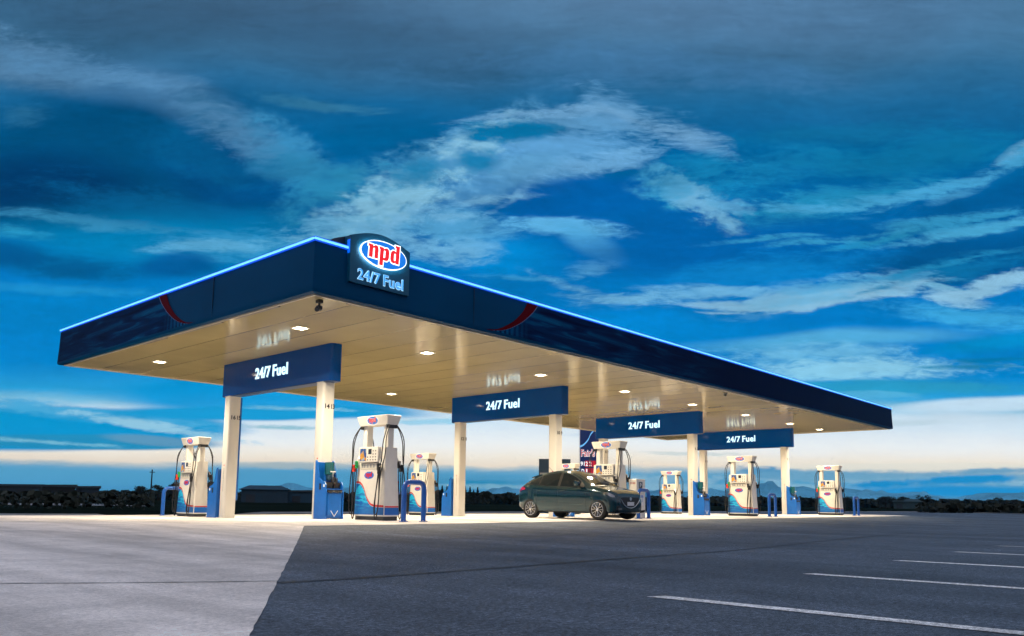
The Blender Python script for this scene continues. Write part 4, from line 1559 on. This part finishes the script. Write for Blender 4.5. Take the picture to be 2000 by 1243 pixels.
# ------------------------------------------------------------------ car
def build_car():
    root = empty('hatchback_car', (10.92, 1.48, gz(1.5)), 0)
    tag(root, 'dark teal five-door hatchback parked facing right beside the second pump island', 'car')
    # car frame: c = distance from the nose (0..4.06) along +y ; local y = c - 2.06 ; width along x
    PAINT = mat('car paint', (0.001, 0.030, 0.048), .15, metal=.25, coat=.7, spec=.35)
    GLASS = mat('car glass', (0.004, 0.010, 0.016), .05, spec=.28)
    TRIM = mat('car trim', (.012, .012, .014), .4)
    TYRE = mat('tyre', (.012, .012, .012), .75)
    RIMM = mat('rim metal', (.50, .52, .55), .25, metal=.9)
    RIMD = mat('rim dark', (.02, .02, .022), .35, metal=.5)
    top = [(0, .62), (.03, .70), (.12, .765), (.3, .83), (.6, .905), (.9, .965), (1.05, 1.0), (1.2, 1.075), (1.5, 1.245), (1.8, 1.385), (2.0, 1.445), (2.3, 1.487), (2.55, 1.482), (2.8, 1.455), (3.05, 1.41), (3.3, 1.345), (3.5, 1.275), (3.66, 1.185), (3.78, 1.085), (3.9, .985), (3.98, .92), (4.04, .83), (4.06, .6)]
    bot = [(0, .34), (.06, .24), (.2, .20), (.6, .19), (3.4, .20), (3.75, .25), (3.98, .33), (4.06, .42)]
    belt = [(0, .56), (.12, .68), (.3, .76), (.6, .84), (1.0, .92), (1.3, .95), (2.0, .97), (2.8, 1.00), (3.3, 1.045), (3.6, 1.06), (3.8, .98), (4.0, .86), (4.06, .58)]
    wid = [(0, .50), (.03, .60), (.10, .69), (.22, .76), (.4, .805), (.7, .835), (1.1, .845), (3.2, .847), (3.4, .83), (3.6, .80), (3.78, .755), (3.92, .70), (4.02, .63), (4.06, .55)]
    roofw = [(0, .46), (.1, .64), (.3, .69), (.7, .72), (1.05, .72), (1.3, .66), (1.8, .575), (2.3, .56), (3.0, .52), (3.4, .48), (3.66, .50), (3.8, .57), (3.95, .62), (4.06, .54)]
    stn = [0, .015, .035, .07, .12, .2, .3, .4, .5, .6, .7, .8, .9, 1.0, 1.05, 1.12, 1.2, 1.35, 1.5, 1.65, 1.8, 1.9, 2.0, 2.15, 2.3, 2.45, 2.6, 2.75, 2.9, 3.05, 3.2, 3.35, 3.5, 3.6, 3.66, 3.72, 3.78, 3.84, 3.9, 3.94, 3.98, 4.01, 4.04, 4.055, 4.06]
    rings = []
    for c in stn:
        zt, zb, zl, w, rw = interps(top, c), interps(bot, c), interps(belt, c), interps(wid, c), interps(roofw, c)
        zl = min(zl, zt - .03)
        sh = zl - zb
        half = [(0, zb), (w * .55, zb), (w * .86, zb + .005), (w * .945, zb + .035), (w * .975, zb + .12 * sh / .7 + .03), (w * .985, zb + sh * .35), (w * .992, zb + sh * .55),
                (w, zb + sh * .72), (w * .992, zb + sh * .84), (w * .965, zb + sh * .94), (w * .94, zl)]
        up = zt - zl
        a = w * .94
        half += [(a + (rw - a) * .25, zl + up * .25), (a + (rw - a) * .55, zl + up * .52), (a + (rw - a) * .82, zl + up * .76), (rw * .985, zl + up * .89), (rw * .93, zl + up * .955), (rw * .78, zt - up * .012 - .004), (rw * .45, zt - .0), (0, zt + .006)]
        y = c - 2.06
        ring = [(x, y, z) for x, z in half] + [(-x, y, z) for x, z in half[-2:0:-1]]
        rings.append(ring)
    mb = MB(); mb.hull(rings)
    body = mb.build('body', [PAINT, TRIM], root, smooth=True, angle=60)
    # crease the bonnet shut line etc. later; cut the wheel arches
    cut = MB()
    WH = [(.79, 'f'), (3.36, 'r')]
    for c, _ in WH:
        cut.lathe([(.36, -1.2), (.36, 1.2)], (0, c - 2.06, .315), 'x', 36)
    cutter = cut.build('cutter', [TRIM])
    md = body.modifiers.new('b', 'BOOLEAN'); md.operation = 'DIFFERENCE'; md.object = cutter; md.solver = 'EXACT'
    bpy.context.view_layer.update()
    dg = bpy.context.evaluated_depsgraph_get()
    pre = body.data
    bv = bmesh.new(); bv.from_mesh(pre); tree = BVHTree.FromBMesh(bv); bv.free()
    me = bpy.data.meshes.new_from_object(body.evaluated_get(dg))
    body.modifiers.clear(); body.data = me
    me.polygons.foreach_set('use_smooth', [True] * len(me.polygons)); me.set_sharp_from_angle(angle=R(40))
    bpy.data.objects.remove(cutter)
    # inner fill so the arches are dark boxes
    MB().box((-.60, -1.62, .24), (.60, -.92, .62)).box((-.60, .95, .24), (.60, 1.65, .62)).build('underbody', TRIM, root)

    def sidepatch(cols, name, m_, off=.004, thick=.004, parent=root, both=True, nz=6):
        """cols: list of (c, z_low, z_high) swept and projected on the flank"""
        for s in ((-1, 1) if both else (-1,)):
            vs = []
            for c, z0, z1 in cols:
                for k in range(nz + 1):
                    z = z0 + (z1 - z0) * k / nz
                    h = tree.ray_cast(Vector((s * 2, c - 2.06, z)), Vector((-s, 0, 0)))
                    x = h[0].x if h[0] else s * .8
                    nrm = h[1] if h[0] else Vector((s, 0, 0))
                    if nrm.x * s < 0: nrm = -nrm
                    vs.append(Vector((x, c - 2.06, z)) + nrm * off)
            n = nz + 1
            mb = MB()
            fs = [(i * n + k, (i + 1) * n + k, (i + 1) * n + k + 1, i * n + k + 1) for i in range(len(cols) - 1) for k in range(nz)]
            v_, f_ = mb.add(vs, fs)
            o = mb.build(name, m_, parent, smooth=True, angle=80)
            # flip outward if needed
            yield_ = o
            me_ = o.data
            if me_.polygons[0].normal.x * s < 0:
                me_.flip_normals()
            outs.append(o)
    outs = []

    def fill(c0, c1, lo, hi, n=10):
        return [(c0 + (c1 - c0) * i / n, interp(lo, c0 + (c1 - c0) * i / n), interp(hi, c0 + (c1 - c0) * i / n)) for i in range(n + 1)]
    lo = [(1.25, .955), (2.0, .975), (2.8, 1.01), (3.3, 1.05), (3.7, 1.09)]
    hi = [(1.25, .965), (1.45, 1.115), (1.7, 1.25), (1.95, 1.345), (2.2, 1.395), (2.5, 1.393), (2.8, 1.36), (3.05, 1.31), (3.25, 1.245), (3.42, 1.165), (3.55, 1.09), (3.68, 1.09)]
    def run(*a, **k):
        sidepatch(*a, **k)
    # sidepatch is a generator only because of the bookkeeping name; call through list
    def sp(cols, name, m_, **k):
        g_ = sidepatch(cols, name, m_, **k)
        if g_ is not None:
            for _ in g_: pass
    # glass surround in black, then panes
    sp(fill(1.30, 3.66, [(a, b - .012) for a, b in lo], [(a, b + .012) for a, b in hi], 26), 'window_surround', TRIM, off=.003)
    sp(fill(1.47, 2.20, lo, hi, 10), 'front_side_window', GLASS, off=.007)
    sp(fill(2.30, 3.02, lo, hi, 10), 'rear_side_window', GLASS, off=.007)
    sp(fill(3.08, 3.46, lo, hi, 8), 'quarter_window', GLASS, off=.007)

    def toppatch(rows, name, m_, off=.005, nx=12, direction=None):
        """rows: (c, halfwidth, z hint) projected from above"""
        vs = []
        for c, hw in rows:
            for k in range(nx + 1):
                x = -hw + 2 * hw * k / nx
                h = tree.ray_cast(Vector((x, c - 2.06, 3)), Vector((0, 0, -1)))
                p = h[0] if h[0] else Vector((x, c - 2.06, 1))
                nr = h[1] if h[0] else Vector((0, 0, 1))
                if nr.z < 0: nr = -nr
                vs.append(p + nr * off)
        n = nx + 1
        mb = MB()
        mb.add(vs, [(i * n + k, i * n + k + 1, (i + 1) * n + k + 1, (i + 1) * n + k) for i in range(len(rows) - 1) for k in range(nx)])
        o = mb.build(name, m_, root, smooth=True, angle=80)
        if o.data.polygons[0].normal.z < 0: o.data.flip_normals()
        return o
    toppatch([(1.08 + i * .082, .70 - i * .0155) for i in range(11)], 'windscreen', GLASS)
    toppatch([(3.665 + i * .03, .50 + i * .008) for i in range(7)], 'rear_window', GLASS)
    toppatch([(1.02, .66), (1.06, .68), (1.085, .69)], 'cowl', TRIM)
    # wiper
    MB().tube([(.35, 1.13 - 2.06, 1.045), (-.25, 1.2 - 2.06, 1.105)], .008, 6).build('wiper', TRIM, root)
    # spoiler
    MB().prism([(3.20, 1.375), (3.45, 1.32), (3.60, 1.275), (3.59, 1.255), (3.45, 1.27), (3.20, 1.33)], lambda a, b, d: (d, a - 2.06, b), -.50, .50, .006).build('spoiler', PAINT, root)
    # front: grille, plate, lamps
    def front(x0, x1, z0, z1, name, m_, proud=.012, n=8, nz=4):
        vs = []
        for i in range(n + 1):
            x = x0 + (x1 - x0) * i / n
            for k in range(nz + 1):
                z = (z0(x) if callable(z0) else z0); z_1 = (z1(x) if callable(z1) else z1)
                zz = z + (z_1 - z) * k / nz
                h = tree.ray_cast(Vector((x, -4, zz)), Vector((0, 1, 0)))
                y = h[0].y if h[0] else -2.0
                vs.append((x, y - proud, zz))
        m1 = nz + 1
        mb = MB()
        mb.add(vs, [(i * m1 + k, (i + 1) * m1 + k, (i + 1) * m1 + k + 1, i * m1 + k + 1) for i in range(n) for k in range(nz)])
        o = mb.build(name, m_, root, smooth=True, angle=80)
        if o.data.polygons[0].normal.y > 0: o.data.flip_normals()
        return o
    GR = mat('grille', (.008, .008, .009), .5)
    front(-.47, .47, lambda x: .36 + .12 * (abs(x) / .47) ** 2.2, lambda x: .665 - .02 * abs(x), 'grille', GR, .010, 16)
    mb = MB()
    prev = None
    pts = []
    for i in range(17):
        x = -.48 + .96 * i / 16
        z = .355 + .24 * (abs(x) / .48) ** 2.4
        h = tree.ray_cast(Vector((x, -4, z)), Vector((0, 1, 0)))
        pts.append((x, (h[0].y if h[0] else -2) - .02, z))
    mb.tube(pts, .012, 8); mb.build('grille_chrome', CHROME, root, smooth=True)
    front(-.18, .18, .42, .53, 'number_plate', mat('plate', (.6, .6, .62), .4), .03, 4)
    badge_ = MB(); badge_.lathe([(.05, 0), (.05, -.008)], (0, -2.085, .62), 'y', 16); badge_.build('emblem', CHROME, root)
    HL = mat('headlamp glass', (.25, .27, .3), .06, metal=.6, coat=1)
    TL = mat('tail lamp', (.45, .01, .01), .12, coat=1)
    front(-.60, -.44, .30, .35, 'fog_lamp', HL, .008, 3, 2); front(.44, .60, .30, .35, 'fog_lamp', HL, .008, 3, 2)
    front(-.66, -.50, lambda x: .25, lambda x: .42, 'bumper_vent', GR, .006, 4, 3); front(.50, .66, .25, .42, 'bumper_vent', GR, .006, 4, 3)
    # headlights wrap round the corner: side patches
    sp([(.14, .655, .70), (.22, .66, .735), (.32, .68, .765), (.42, .71, .79), (.52, .745, .80), (.6, .775, .79)], 'headlight', HL, off=.006, nz=3)
    sp([(3.60, .90, .93), (3.70, .88, .97), (3.80, .86, .98), (3.88, .845, .96), (3.95, .83, .92)], 'taillight', TL, off=.008, nz=3)
    sp([(1.02 + i * .1, .205, .235) for i in range(21)], 'sill', TRIM, off=.006, nz=1)
    sp([(.02, .25, .30), (.1, .22, .28), (.2, .205, .26), (.4, .2, .25)], 'bumper_lip', TRIM, off=.006, nz=1)
    # door shut lines
    for c in (1.20, 2.255, 3.10):
        sp([(c - .004, .30, .95), (c + .004, .30, .95)], 'door_gap', TRIM, off=.0025, nz=8)
    # body side crease highlights: slim swage
    sp([(1.0 + i * .15, .44 + i * .006, .452 + i * .006) for i in range(14)], 'swage_line', PAINT, off=.010, nz=1)
    for s in (-1, 1):
        for c in (2.08, 2.98):
            z = .86
            h = tree.ray_cast(Vector((s * 2, c - 2.06, z)), Vector((-s, 0, 0)))[0]
            MB().tube([(h.x, h.y - .09, z), (h.x + s * .03, h.y - .06, z), (h.x + s * .03, h.y + .06, z), (h.x, h.y + .09, z)], .014, 8).build('door_handle', PAINT, root, smooth=True)
        # mirror
        m_ = MB().hull([[(s * .86, 1.36 - 2.06, 1.0), (s * 1.02, 1.34 - 2.06, 1.0), (s * 1.03, 1.34 - 2.06, 1.13), (s * .87, 1.36 - 2.06, 1.12)],
                        [(s * .87, 1.50 - 2.06, .99), (s * 1.04, 1.50 - 2.06, .99), (s * 1.05, 1.50 - 2.06, 1.15), (s * .88, 1.50 - 2.06, 1.14)]], .025).build('door_mirror', PAINT, root, smooth=True)
        MB().tube([(s * .76, 1.46 - 2.06, .96), (s * .90, 1.45 - 2.06, 1.02)], .022, 8).build('mirror_arm', TRIM, m_)
        # wheels
        for c, nm in WH:
            w = empty('tmp') if False else None
            cx, cy, cz = s * .735, c - 2.06, .302
            so = s
            tyre = MB().lathe([(.205, -.09), (.27, -.10), (.296, -.085), (.302, -.05), (.302, .05), (.296, .085), (.27, .10), (.205, .092), (.2, .03)], (cx, cy, cz), 'x', 40)
            wheel = tyre.build('wheel', TYRE, root, smooth=True, angle=50)
            MB().lathe([(.205, .088 * s), (.205, .03 * s), (.19, .02 * s), (.001, .02 * s)], (cx, cy, cz), 'x', 36).build('rim_barrel', RIMD, wheel)
            MB().lathe([(.209, .086 * s), (.212, .098 * s), (.196, .098 * s), (.192, .08 * s)], (cx, cy, cz), 'x', 40).build('rim_edge', RIMM, wheel, smooth=True)
            sp_ = MB()
            for k in range(6):
                a0 = 2 * math.pi * k / 6 + .26
                # petal loop spokes
                for da in (-.21, .21):
                    p = []
                    for q in range(6):
                        f = q / 5
                        r_ = .035 + .165 * f
                        aa = a0 + da * math.sin(f * math.pi * .62) * 1.15
                        p.append((cx + s * (.092 - .006 * math.sin(f * 3.14)), cy + r_ * math.cos(aa), cz + r_ * math.sin(aa)))
                    sp_.tube(p, [.014, .013, .012, .012, .012, .014], 6)
            sp_.lathe([(.05, .07 * s), (.05, .10 * s), (.03, .108 * s)], (cx, cy, cz), 'x', 16)
            sp_.build('spokes', RIMM, wheel, smooth=True, angle=60)
    # cabin glimpses: seats behind the glass are dark; antenna
    MB().tube([(0, 3.1 - 2.06, 1.46), (0, 3.3 - 2.06, 1.62)], .006, 6).build('antenna', TRIM, root)
    MB().box((-.3, -.8, .21), (.3, 1.3, .26)).build('floor_pan', TRIM, root)
    # shorten the nose ahead of the wheel arches
    for ch in root.children_recursive:
        if ch.type == 'MESH':
            for v in ch.data.vertices:
                if v.co.y < -1.64:
                    v.co.y = -1.64 - (-1.64 - v.co.y) * .55
    return root


build_car()


# ------------------------------------------------------------------ price totem and cabinets behind
def face_frame(u, dist):
    p = far(u, dist)
    d = (CAM - p); d.z = 0; d.normalize()
    return p, math.atan2(d.y, d.x)


def build_totem():
    p, az = face_frame(1158, 75)
    t = empty('price_totem', (p.x, p.y, 0), az)    # local +x faces the camera, +y = camera left? (right-handed: +y is viewer's right)
    W2 = 1.22
    NAVY = mat('totem navy', (.004, .018, .10), .3, emis=(.0, .02, .12), es=.35)
    MB().box((-.3, -W2, 0), (.3, W2, 11), .02).build('totem_body', NAVY, t)
    MB().box((.3005, -W2 - .03, 0), (.32, -W2 + .04, 11)).build('totem_edge', PWHITE, t)
    lt = mat('totem white', (.5, .5, .5), .5, emis=(1, 1, 1), es=.9)
    rd = mat('totem red', (.4, .0, .02), .5, emis=(.6, .01, .03), es=.6)
    bl = mat('totem swoosh', (.2, .4, .7), .5, emis=(.12, .45, .8), es=.8)
    tb = mat('totem upper', (.004, .05, .10), .4, emis=(0, .05, .12), es=.5)
    c = smooth_curve([(-1.2, 5.72, 0), (-.85, 5.9, 0), (-.45, 6.35, 0), (-.15, 6.95, 0), (.5, 7.6, 0), (1.2, 7.8, 0)], 6)
    mb = MB()
    for a, b in zip(c, c[1:]):
        mb.add([(.325, a.x, a.y), (.325, b.x, b.y), (.325, b.x, b.y + .2), (.325, a.x, a.y + .16)], [(0, 1, 2, 3)])
    mb.build('swoosh', bl, t)
    right, up = (0, 1, 0), (0, 0, 1)
    text_mesh('lettering_edge', "Fair's", (.33, -1.10, 5.22), right, up, .72, .02, lt, t, bold=.05, center=False, width=1.30)
    text_mesh('lettering', "Fair's", (.36, -1.09, 5.23), right, up, .66, .02, rd, t, bold=.01, center=False, width=1.26)
    for y0, z0 in ((-.72, 3.93), (-.38, 3.93), (-.04, 3.93), (-.72, 3.24), (-.38, 3.24), (-.04, 3.24)):
        MB().box((.321, y0, z0), (.335, y0 + .30, z0 + .56)).build('price_tile', rd, t)
    for tx, y, z, w_ in (('91', -.95, 4.21, .38), ('2', -.57, 4.21, .2), ('2', -.23, 4.21, .2), ('D', -.92, 3.52, .26), ('1', -.57, 3.52, .12)):
        text_mesh('price', tx, (.345, y, z), right, up, .42, .02, lt, t, bold=.03, width=w_)
    tag(t, 'tall navy price board with red lettering and white prices behind the pumps', 'price board')
    p, az = face_frame(1083, 44)
    t = empty('equipment_cabinet', (p.x, p.y, 0), az)
    CB = mat('cabinet navy', (.006, .03, .07), .35)
    MB().box((-.5, -.86, 0), (.5, .86, 2.95), .02).build('cabinet_body', CB, t)
    MB().box((.5005, -.8, 2.1), (.52, .8, 2.2)).box((.5005, -.8, 1.0), (.52, .8, 1.06)).build('rail', GREY, t)
    MB().box((.5005, -.8, .15), (.515, -.02, .95)).box((.5005, .02, .15), (.515, .8, .95)).build('door', CB, t)
    tag(t, 'dark navy equipment cabinet standing behind column 10', 'cabinet')


build_totem()

# ------------------------------------------------------------------ far surroundings
FARB = [
    # u0, u1, dist, height, depth, colour, label
    (-40, 82, 190, 3.2, 20, (.018, .03, .042), 'long low dark shed at the left edge of the field'),
    (80, 145, 170, 3.0, 16, (.006, .009, .012), 'black boxy shed with one pale window on the left'),
    (146, 192, 200, 3.2, 16, (.008, .022, .04), 'dull blue low shed right of the black shed'),
    (470, 562, 150, 2.9, 22, (.006, .03, .055), 'dark blue hipped-roof shed between the two nearest columns'),
    (562, 625, 165, 2.6, 20, (.008, .045, .085), 'blue flat-roofed shed left of column 14'),
    (1745, 1800, 260, 2.6, 10, (.02, .05, .06), 'pale low farmhouse among the trees on the right'),
]
for (u0_, u1_, dist, h, dep, c, lab) in FARB:
    pa, pb = far(u0_, dist), far(u1_, dist)
    mid = (pa + pb) / 2
    d = (CAM - mid); d.z = 0; d.normalize()
    wv = (pb - pa).length / 2
    t = empty('shed', (mid.x, mid.y, -.02), math.atan2(d.y, d.x))
    m_ = mat('shed wall %s' % lab[:12], c, .7, noise=(.3, .25, 3))
    MB().box((-dep, -wv, 0), (0, wv, h * .8)).build('wall', m_, t)
    if 'hipped' in lab or 'farmhouse' in lab:
        MB().hull([[(-dep - .4, -wv - .5, h * .8 + .003), (.4, -wv - .5, h * .8 + .003), (.4, wv + .5, h * .8 + .003), (-dep - .4, wv + .5, h * .8 + .003)],
                   [(-dep * .6, -wv * .7, h * 1.1), (-dep * .4, -wv * .7, h * 1.1), (-dep * .4, wv * .7, h * 1.1), (-dep * .6, wv * .7, h * 1.1)]]).build('roof', m_, t)
    else:
        MB().hull([[(-dep - .3, -wv - .3, h * .8 + .003), (.3, -wv - .3, h * .8 + .003), (.3, wv + .3, h * .8 + .003), (-dep - .3, wv + .3, h * .8 + .003)],
                   [(-dep - .3, -wv - .3, h * .97), (.3, -wv - .3, h * .93), (.3, wv + .3, h * .97), (-dep - .3, wv + .3, h)]]).build('roof', mat('dark roofing', (.02, .035, .05), .6), t)
    nb_ = int(wv // 2.2)
    dm = mat('shed door', (.012, .02, .03), .6); wm = mat('shed pane', (.06, .12, .17), .2)
    for k in range(nb_):
        y = -wv + 1.6 + k * (2 * wv - 3) / max(nb_ - 1, 1)
        if k % 2 == 0:
            MB().box((.0005, y - .8, .05), (.06, y + .8, h * .5)).build('door', dm, t)
        elif k % 3 == 1:
            MB().box((.0005, y - .6, h * .38), (.06, y + .6, h * .62)).build('window', wm, t)
    tag(t, lab, 'shed', 'sheds and houses at the field edge')

# far trees
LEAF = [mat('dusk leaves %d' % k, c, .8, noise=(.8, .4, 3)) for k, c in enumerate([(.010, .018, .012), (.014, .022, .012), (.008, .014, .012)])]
BARK = mat('dusk bark', (.012, .010, .008), .9)


def make_tree(seed, kind):
    r = random.Random(seed)
    t = empty('pine_tree' if kind == 'pine' else 'broadleaf_tree')
    H_ = 1.0
    tr = MB()
    lean = r.uniform(-.04, .04)
    tr.tube([(0, 0, 0), (lean * .5, 0, H_ * .35), (lean, lean, H_ * .8)], [.035, .025, .008], 7)
    for k in range(6):
        a = r.uniform(0, 6.28); z = r.uniform(.25, .7)
        tr.tube([(lean * z, 0, z), (lean * z + .2 * math.cos(a), .2 * math.sin(a), z + .13)], [.012, .004], 5)
    tr.build('trunk', BARK, t)
    cr = MB()
    n = 620
    clumps = [(r.uniform(-.22, .22), r.uniform(-.22, .22), r.uniform(.45, .88), r.uniform(.10, .2)) for _ in range(9)]
    for i in range(n):
        if kind == 'pine':
            z = r.uniform(.12, 1.0)
            rad = (.27 * (1.02 - z) + .012) * (0.55 + .45 * abs(math.sin(z * 26)))
            a = r.uniform(0, 6.28); q = rad * math.sqrt(r.random())
            c = Vector((q * math.cos(a), q * math.sin(a), z)); sz = .035
        else:
            cx, cy, cz, cr_ = clumps[r.randrange(len(clumps))]
            v = Vector((r.gauss(0, 1), r.gauss(0, 1), r.gauss(0, .8))).normalized() * cr_ * r.random() ** .4
            c = Vector((cx, cy, cz)) + v; sz = .034
        u = Vector((r.gauss(0, 1), r.gauss(0, 1), r.gauss(0, 1))).normalized()
        w = u.orthogonal().normalized()
        u2 = u.cross(w)
        cr.add([c + w * sz, c + u2 * sz * .7, c - w * sz, c - u2 * sz * .7], [(0, 1, 2, 3)])
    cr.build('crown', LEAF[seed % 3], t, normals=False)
    return t


tb = {('pine', k): make_tree(10 + k, 'pine') for k in range(2)}
tb.update({('leaf', k): make_tree(20 + k, 'leaf') for k in range(3)})
used = set()
# kind, variant, u, top v, distance, width factor
trees = []
r_ = random.Random(5)
for u in (862, 871, 880, 908, 918, 926, 934, 942):          # pines behind column 12
    trees.append(('pine', r_.randrange(2), u + r_.uniform(-2, 2), 946 + (u - 862) * .12 + r_.uniform(-3, 4), 170 + r_.uniform(-15, 30), .9, 'dark pointed conifer in the clump beside column 12', 'conifers beside column 12'))
for u, v in ((1722, 968), (1730, 966), (1738, 969), (1745, 971), (1760, 969), (1766, 973), (1658, 969), (1672, 972)):
    trees.append(('leaf', r_.randrange(3), u, v, 280 + r_.uniform(-30, 30), 1.3, 'dark round tree in the clump on the right horizon', 'round trees on the right horizon'))
trees.append(('leaf', 1, 1803, 966, 270, 1.3, 'single round tree with dense crown right of the farmhouse', None))
trees.append(('leaf', 2, 1952, 971, 270, 1.1, 'round tree standing clear of the hedge near the right edge', None))
trees.append(('leaf', 0, 1978, 974, 290, 1.2, 'low round tree nearest the right edge of the field', None))
for u, v in ((272, 948), (280, 950), (308, 946), (336, 944), (345, 940)):
    trees.append(('leaf', r_.randrange(3), u, v, 190 + r_.uniform(-20, 20), 1.3, 'dark round tree left of the leftmost fuel pump', 'round trees left of the leftmost pump'))
for u, v in ((409, 938), (416, 935), (422, 937)):
    trees.append(('leaf', r_.randrange(3), u, v, 150 + r_.uniform(-10, 10), .9, 'dark tree between the leftmost pump and column 16', 'trees beside column 16'))
for (k, var, u, v, dist, wf, lab, grp) in trees:
    src = tb[(k, var)]
    if (k, var) in used:
        o = copy_tree(src)
    else:
        o = src; used.add((k, var))
    p = far(u, dist)
    dd = ray(u, v); zt = CAM.z + dd.z * dist / math.hypot(dd.x, dd.y)
    h = max(zt, 2.5)
    o.location = (p.x, p.y, -.05)
    o.scale = (h * wf, h * wf, h)
    o.rotation_euler = (0, 0, r_.uniform(0, 6.28))
    tag(o, lab, 'tree', grp)
for k_, o in tb.items():
    if k_ not in used:
        for ch in list(o.children): bpy.data.objects.remove(ch)
        bpy.data.objects.remove(o)


# the distant dark hedge belt closing the field: one uncountable mass of leaf clumps
def hedge(name, spans, seed, lab):
    r = random.Random(seed)
    mb = MB()
    for (u0_, u1_, va, vb, dist, dep, n) in spans:
        for i in range(n):
            f = r.random()
            u = u0_ + (u1_ - u0_) * f
            dd = dist + r.uniform(0, dep)
            p = far(u, dd)
            q = ray(u, va + (vb - va) * f)
            zt = CAM.z + q.z * dist / math.hypot(q.x, q.y)
            zt *= .86 + .14 * math.sin(u * .21) * math.sin(u * .057 + 1) + .05 * r.random()
            z = max(zt, .8) * r.random() ** .55
            c = Vector((p.x, p.y, z))
            a = Vector((r.gauss(0, 1), r.gauss(0, 1), r.gauss(0, 1))).normalized(); w = a.orthogonal().normalized(); e = a.cross(w)
            s_ = dist * .0042 * r.uniform(.5, 1.2)
            mb.add([c + w * s_, c + e * s_ * .8, c - w * s_, c - e * s_ * .8], [(0, 1, 2, 3)])
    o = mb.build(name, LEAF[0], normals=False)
    tag(o, lab, 'hedge', kind='stuff')


hedge('hedge', [(-60, 350, 960, 960, 230, 30, 5200), (350, 860, 962, 964, 230, 30, 4800), (840, 1020, 958, 966, 210, 30, 3400), (1000, 1620, 968, 974, 300, 30, 6500), (1600, 2060, 975, 981, 330, 30, 6000)], 3, 'dark hedge belt closing the field along the horizon')
hedge('shrubs', [(1790, 2060, 1000, 1002, 92, 10, 900), (-60, 300, 998, 999, 45, 8, 900)], 4, 'low dark planting along the edge of the asphalt')

# kerb at the right planting bed
KERB = mat('kerb concrete', (.22, .22, .22), .8, noise=(3, .2, 4))
mb = MB()
kp = [(88.2, 12.6), (86, 9.5), (79, 3.4), (72.5, -.4), (68.5, -6), (67.5, -16)]
for a, b in zip(kp, kp[1:]):
    a = Vector(a); b = Vector(b); d = (b - a).normalized(); n = Vector((-d.y, d.x)) * .09
    q = [a + n, b + n, b - n, a - n]
    mb.hull([[(v.x, v.y, -.02) for v in q], [(v.x, v.y, .12) for v in q]], .01)
k = mb.build('kerb', KERB); tag(k, 'pale concrete kerb round the planting bed at right', 'kerb')

# utility pole far left
p = far(293, 175)
t = empty('utility_pole', (p.x, p.y, 0))
MB().tube([(0, 0, 0), (0, 0, 6.2)], [.16, .12], 8).build('pole', BARK, t)
MB().box((-.5, -.05, 5.6), (.5, .05, 5.75)).build('crossarm', BARK, t)
tag(t, 'thin dark utility pole on the skyline at left', 'utility pole')
# pale gate rail fence seen beyond the forecourt
mb = MB()


# mountains: one ridge sheet per range, with depth
def hills(name, pts, dist, depth, col, seed):
    r = random.Random(seed)
    n = 160
    rows = 10
    vs, fs = [], []
    us = [pts[0][0] + (pts[-1][0] - pts[0][0]) * i / n for i in range(n + 1)]
    ph = [r.uniform(0, 6.28) for _ in range(8)]
    for i, u in enumerate(us):
        v = interps(pts, u)
        q = ray(u, v)
        H_ = max(CAM.z + q.z * dist / math.hypot(q.x, q.y), 2)
        for k in range(rows + 1):
            f = k / rows
            # climb to the crest at 60% of the depth then fall
            hh = H_ * (math.sin(min(f / .6, 1) * math.pi / 2) ** 1.3 if f <= .6 else math.cos((f - .6) / .4 * math.pi / 2))
            rug = 1 + (.10 * math.sin(u * .06 + ph[0] + k * .9) + .07 * math.sin(u * .17 + ph[1] - k * 1.7) + .05 * math.sin(u * .41 + ph[2] + k * 2.3) + .03 * r.uniform(-1, 1)) * (1 if 0 < k < 6 else .25)
            p = far(u, dist + depth * (f - .6) + 0)
            vs.append((p.x, p.y, hh * rug - 3))
    m1 = rows + 1
    for i in range(n):
        for k in range(rows):
            fs.append((i * m1 + k, (i + 1) * m1 + k, (i + 1) * m1 + k + 1, i * m1 + k + 1))
    me = bpy.data.meshes.new(name); me.from_pydata(vs, [], fs)
    bm = bmesh.new(); bm.from_mesh(me); bmesh.ops.recalc_face_normals(bm, faces=bm.faces); bm.to_mesh(me); bm.free()
    me.materials.append(col)
    o = link(bpy.data.objects.new(name, me))
    o['kind'] = 'structure'
    return o


HAZY_ROCK = mat('haze blue rock', (0.13, 0.48, 0.70), .9, noise=(.004, .4, 6))  # blue of the distant air is put into the rock's base colour
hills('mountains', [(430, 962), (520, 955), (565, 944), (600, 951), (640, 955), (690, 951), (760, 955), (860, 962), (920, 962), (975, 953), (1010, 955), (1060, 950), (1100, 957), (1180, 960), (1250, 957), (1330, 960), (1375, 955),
                    (1430, 960), (1470, 950), (1497, 943), (1530, 952), (1570, 948), (1590, 955), (1640, 953), (1690, 957), (1740, 962), (1790, 960), (1850, 972), (1900, 966), (1980, 961), (2060, 968)], 4200, 1200, HAZY_ROCK, 1)

# air between the station and the ranges
HZ = bpy.data.materials.new('haze'); HZ.use_nodes = True
nt = HZ.node_tree; nt.nodes.clear()
pv = nt.nodes.new('ShaderNodeVolumePrincipled'); ou = nt.nodes.new('ShaderNodeOutputMaterial')
pv.inputs['Color'].default_value = (.12, .60, 1.0, 1); pv.inputs['Density'].default_value = 9e-5; pv.inputs['Anisotropy'].default_value = .2
nt.links.new(pv.outputs[0], ou.inputs['Volume'])
hz = MB().box((-5650, -5650, -6), (5650, 5650, 215)).build('haze', HZ)
hz['kind'] = 'stuff'
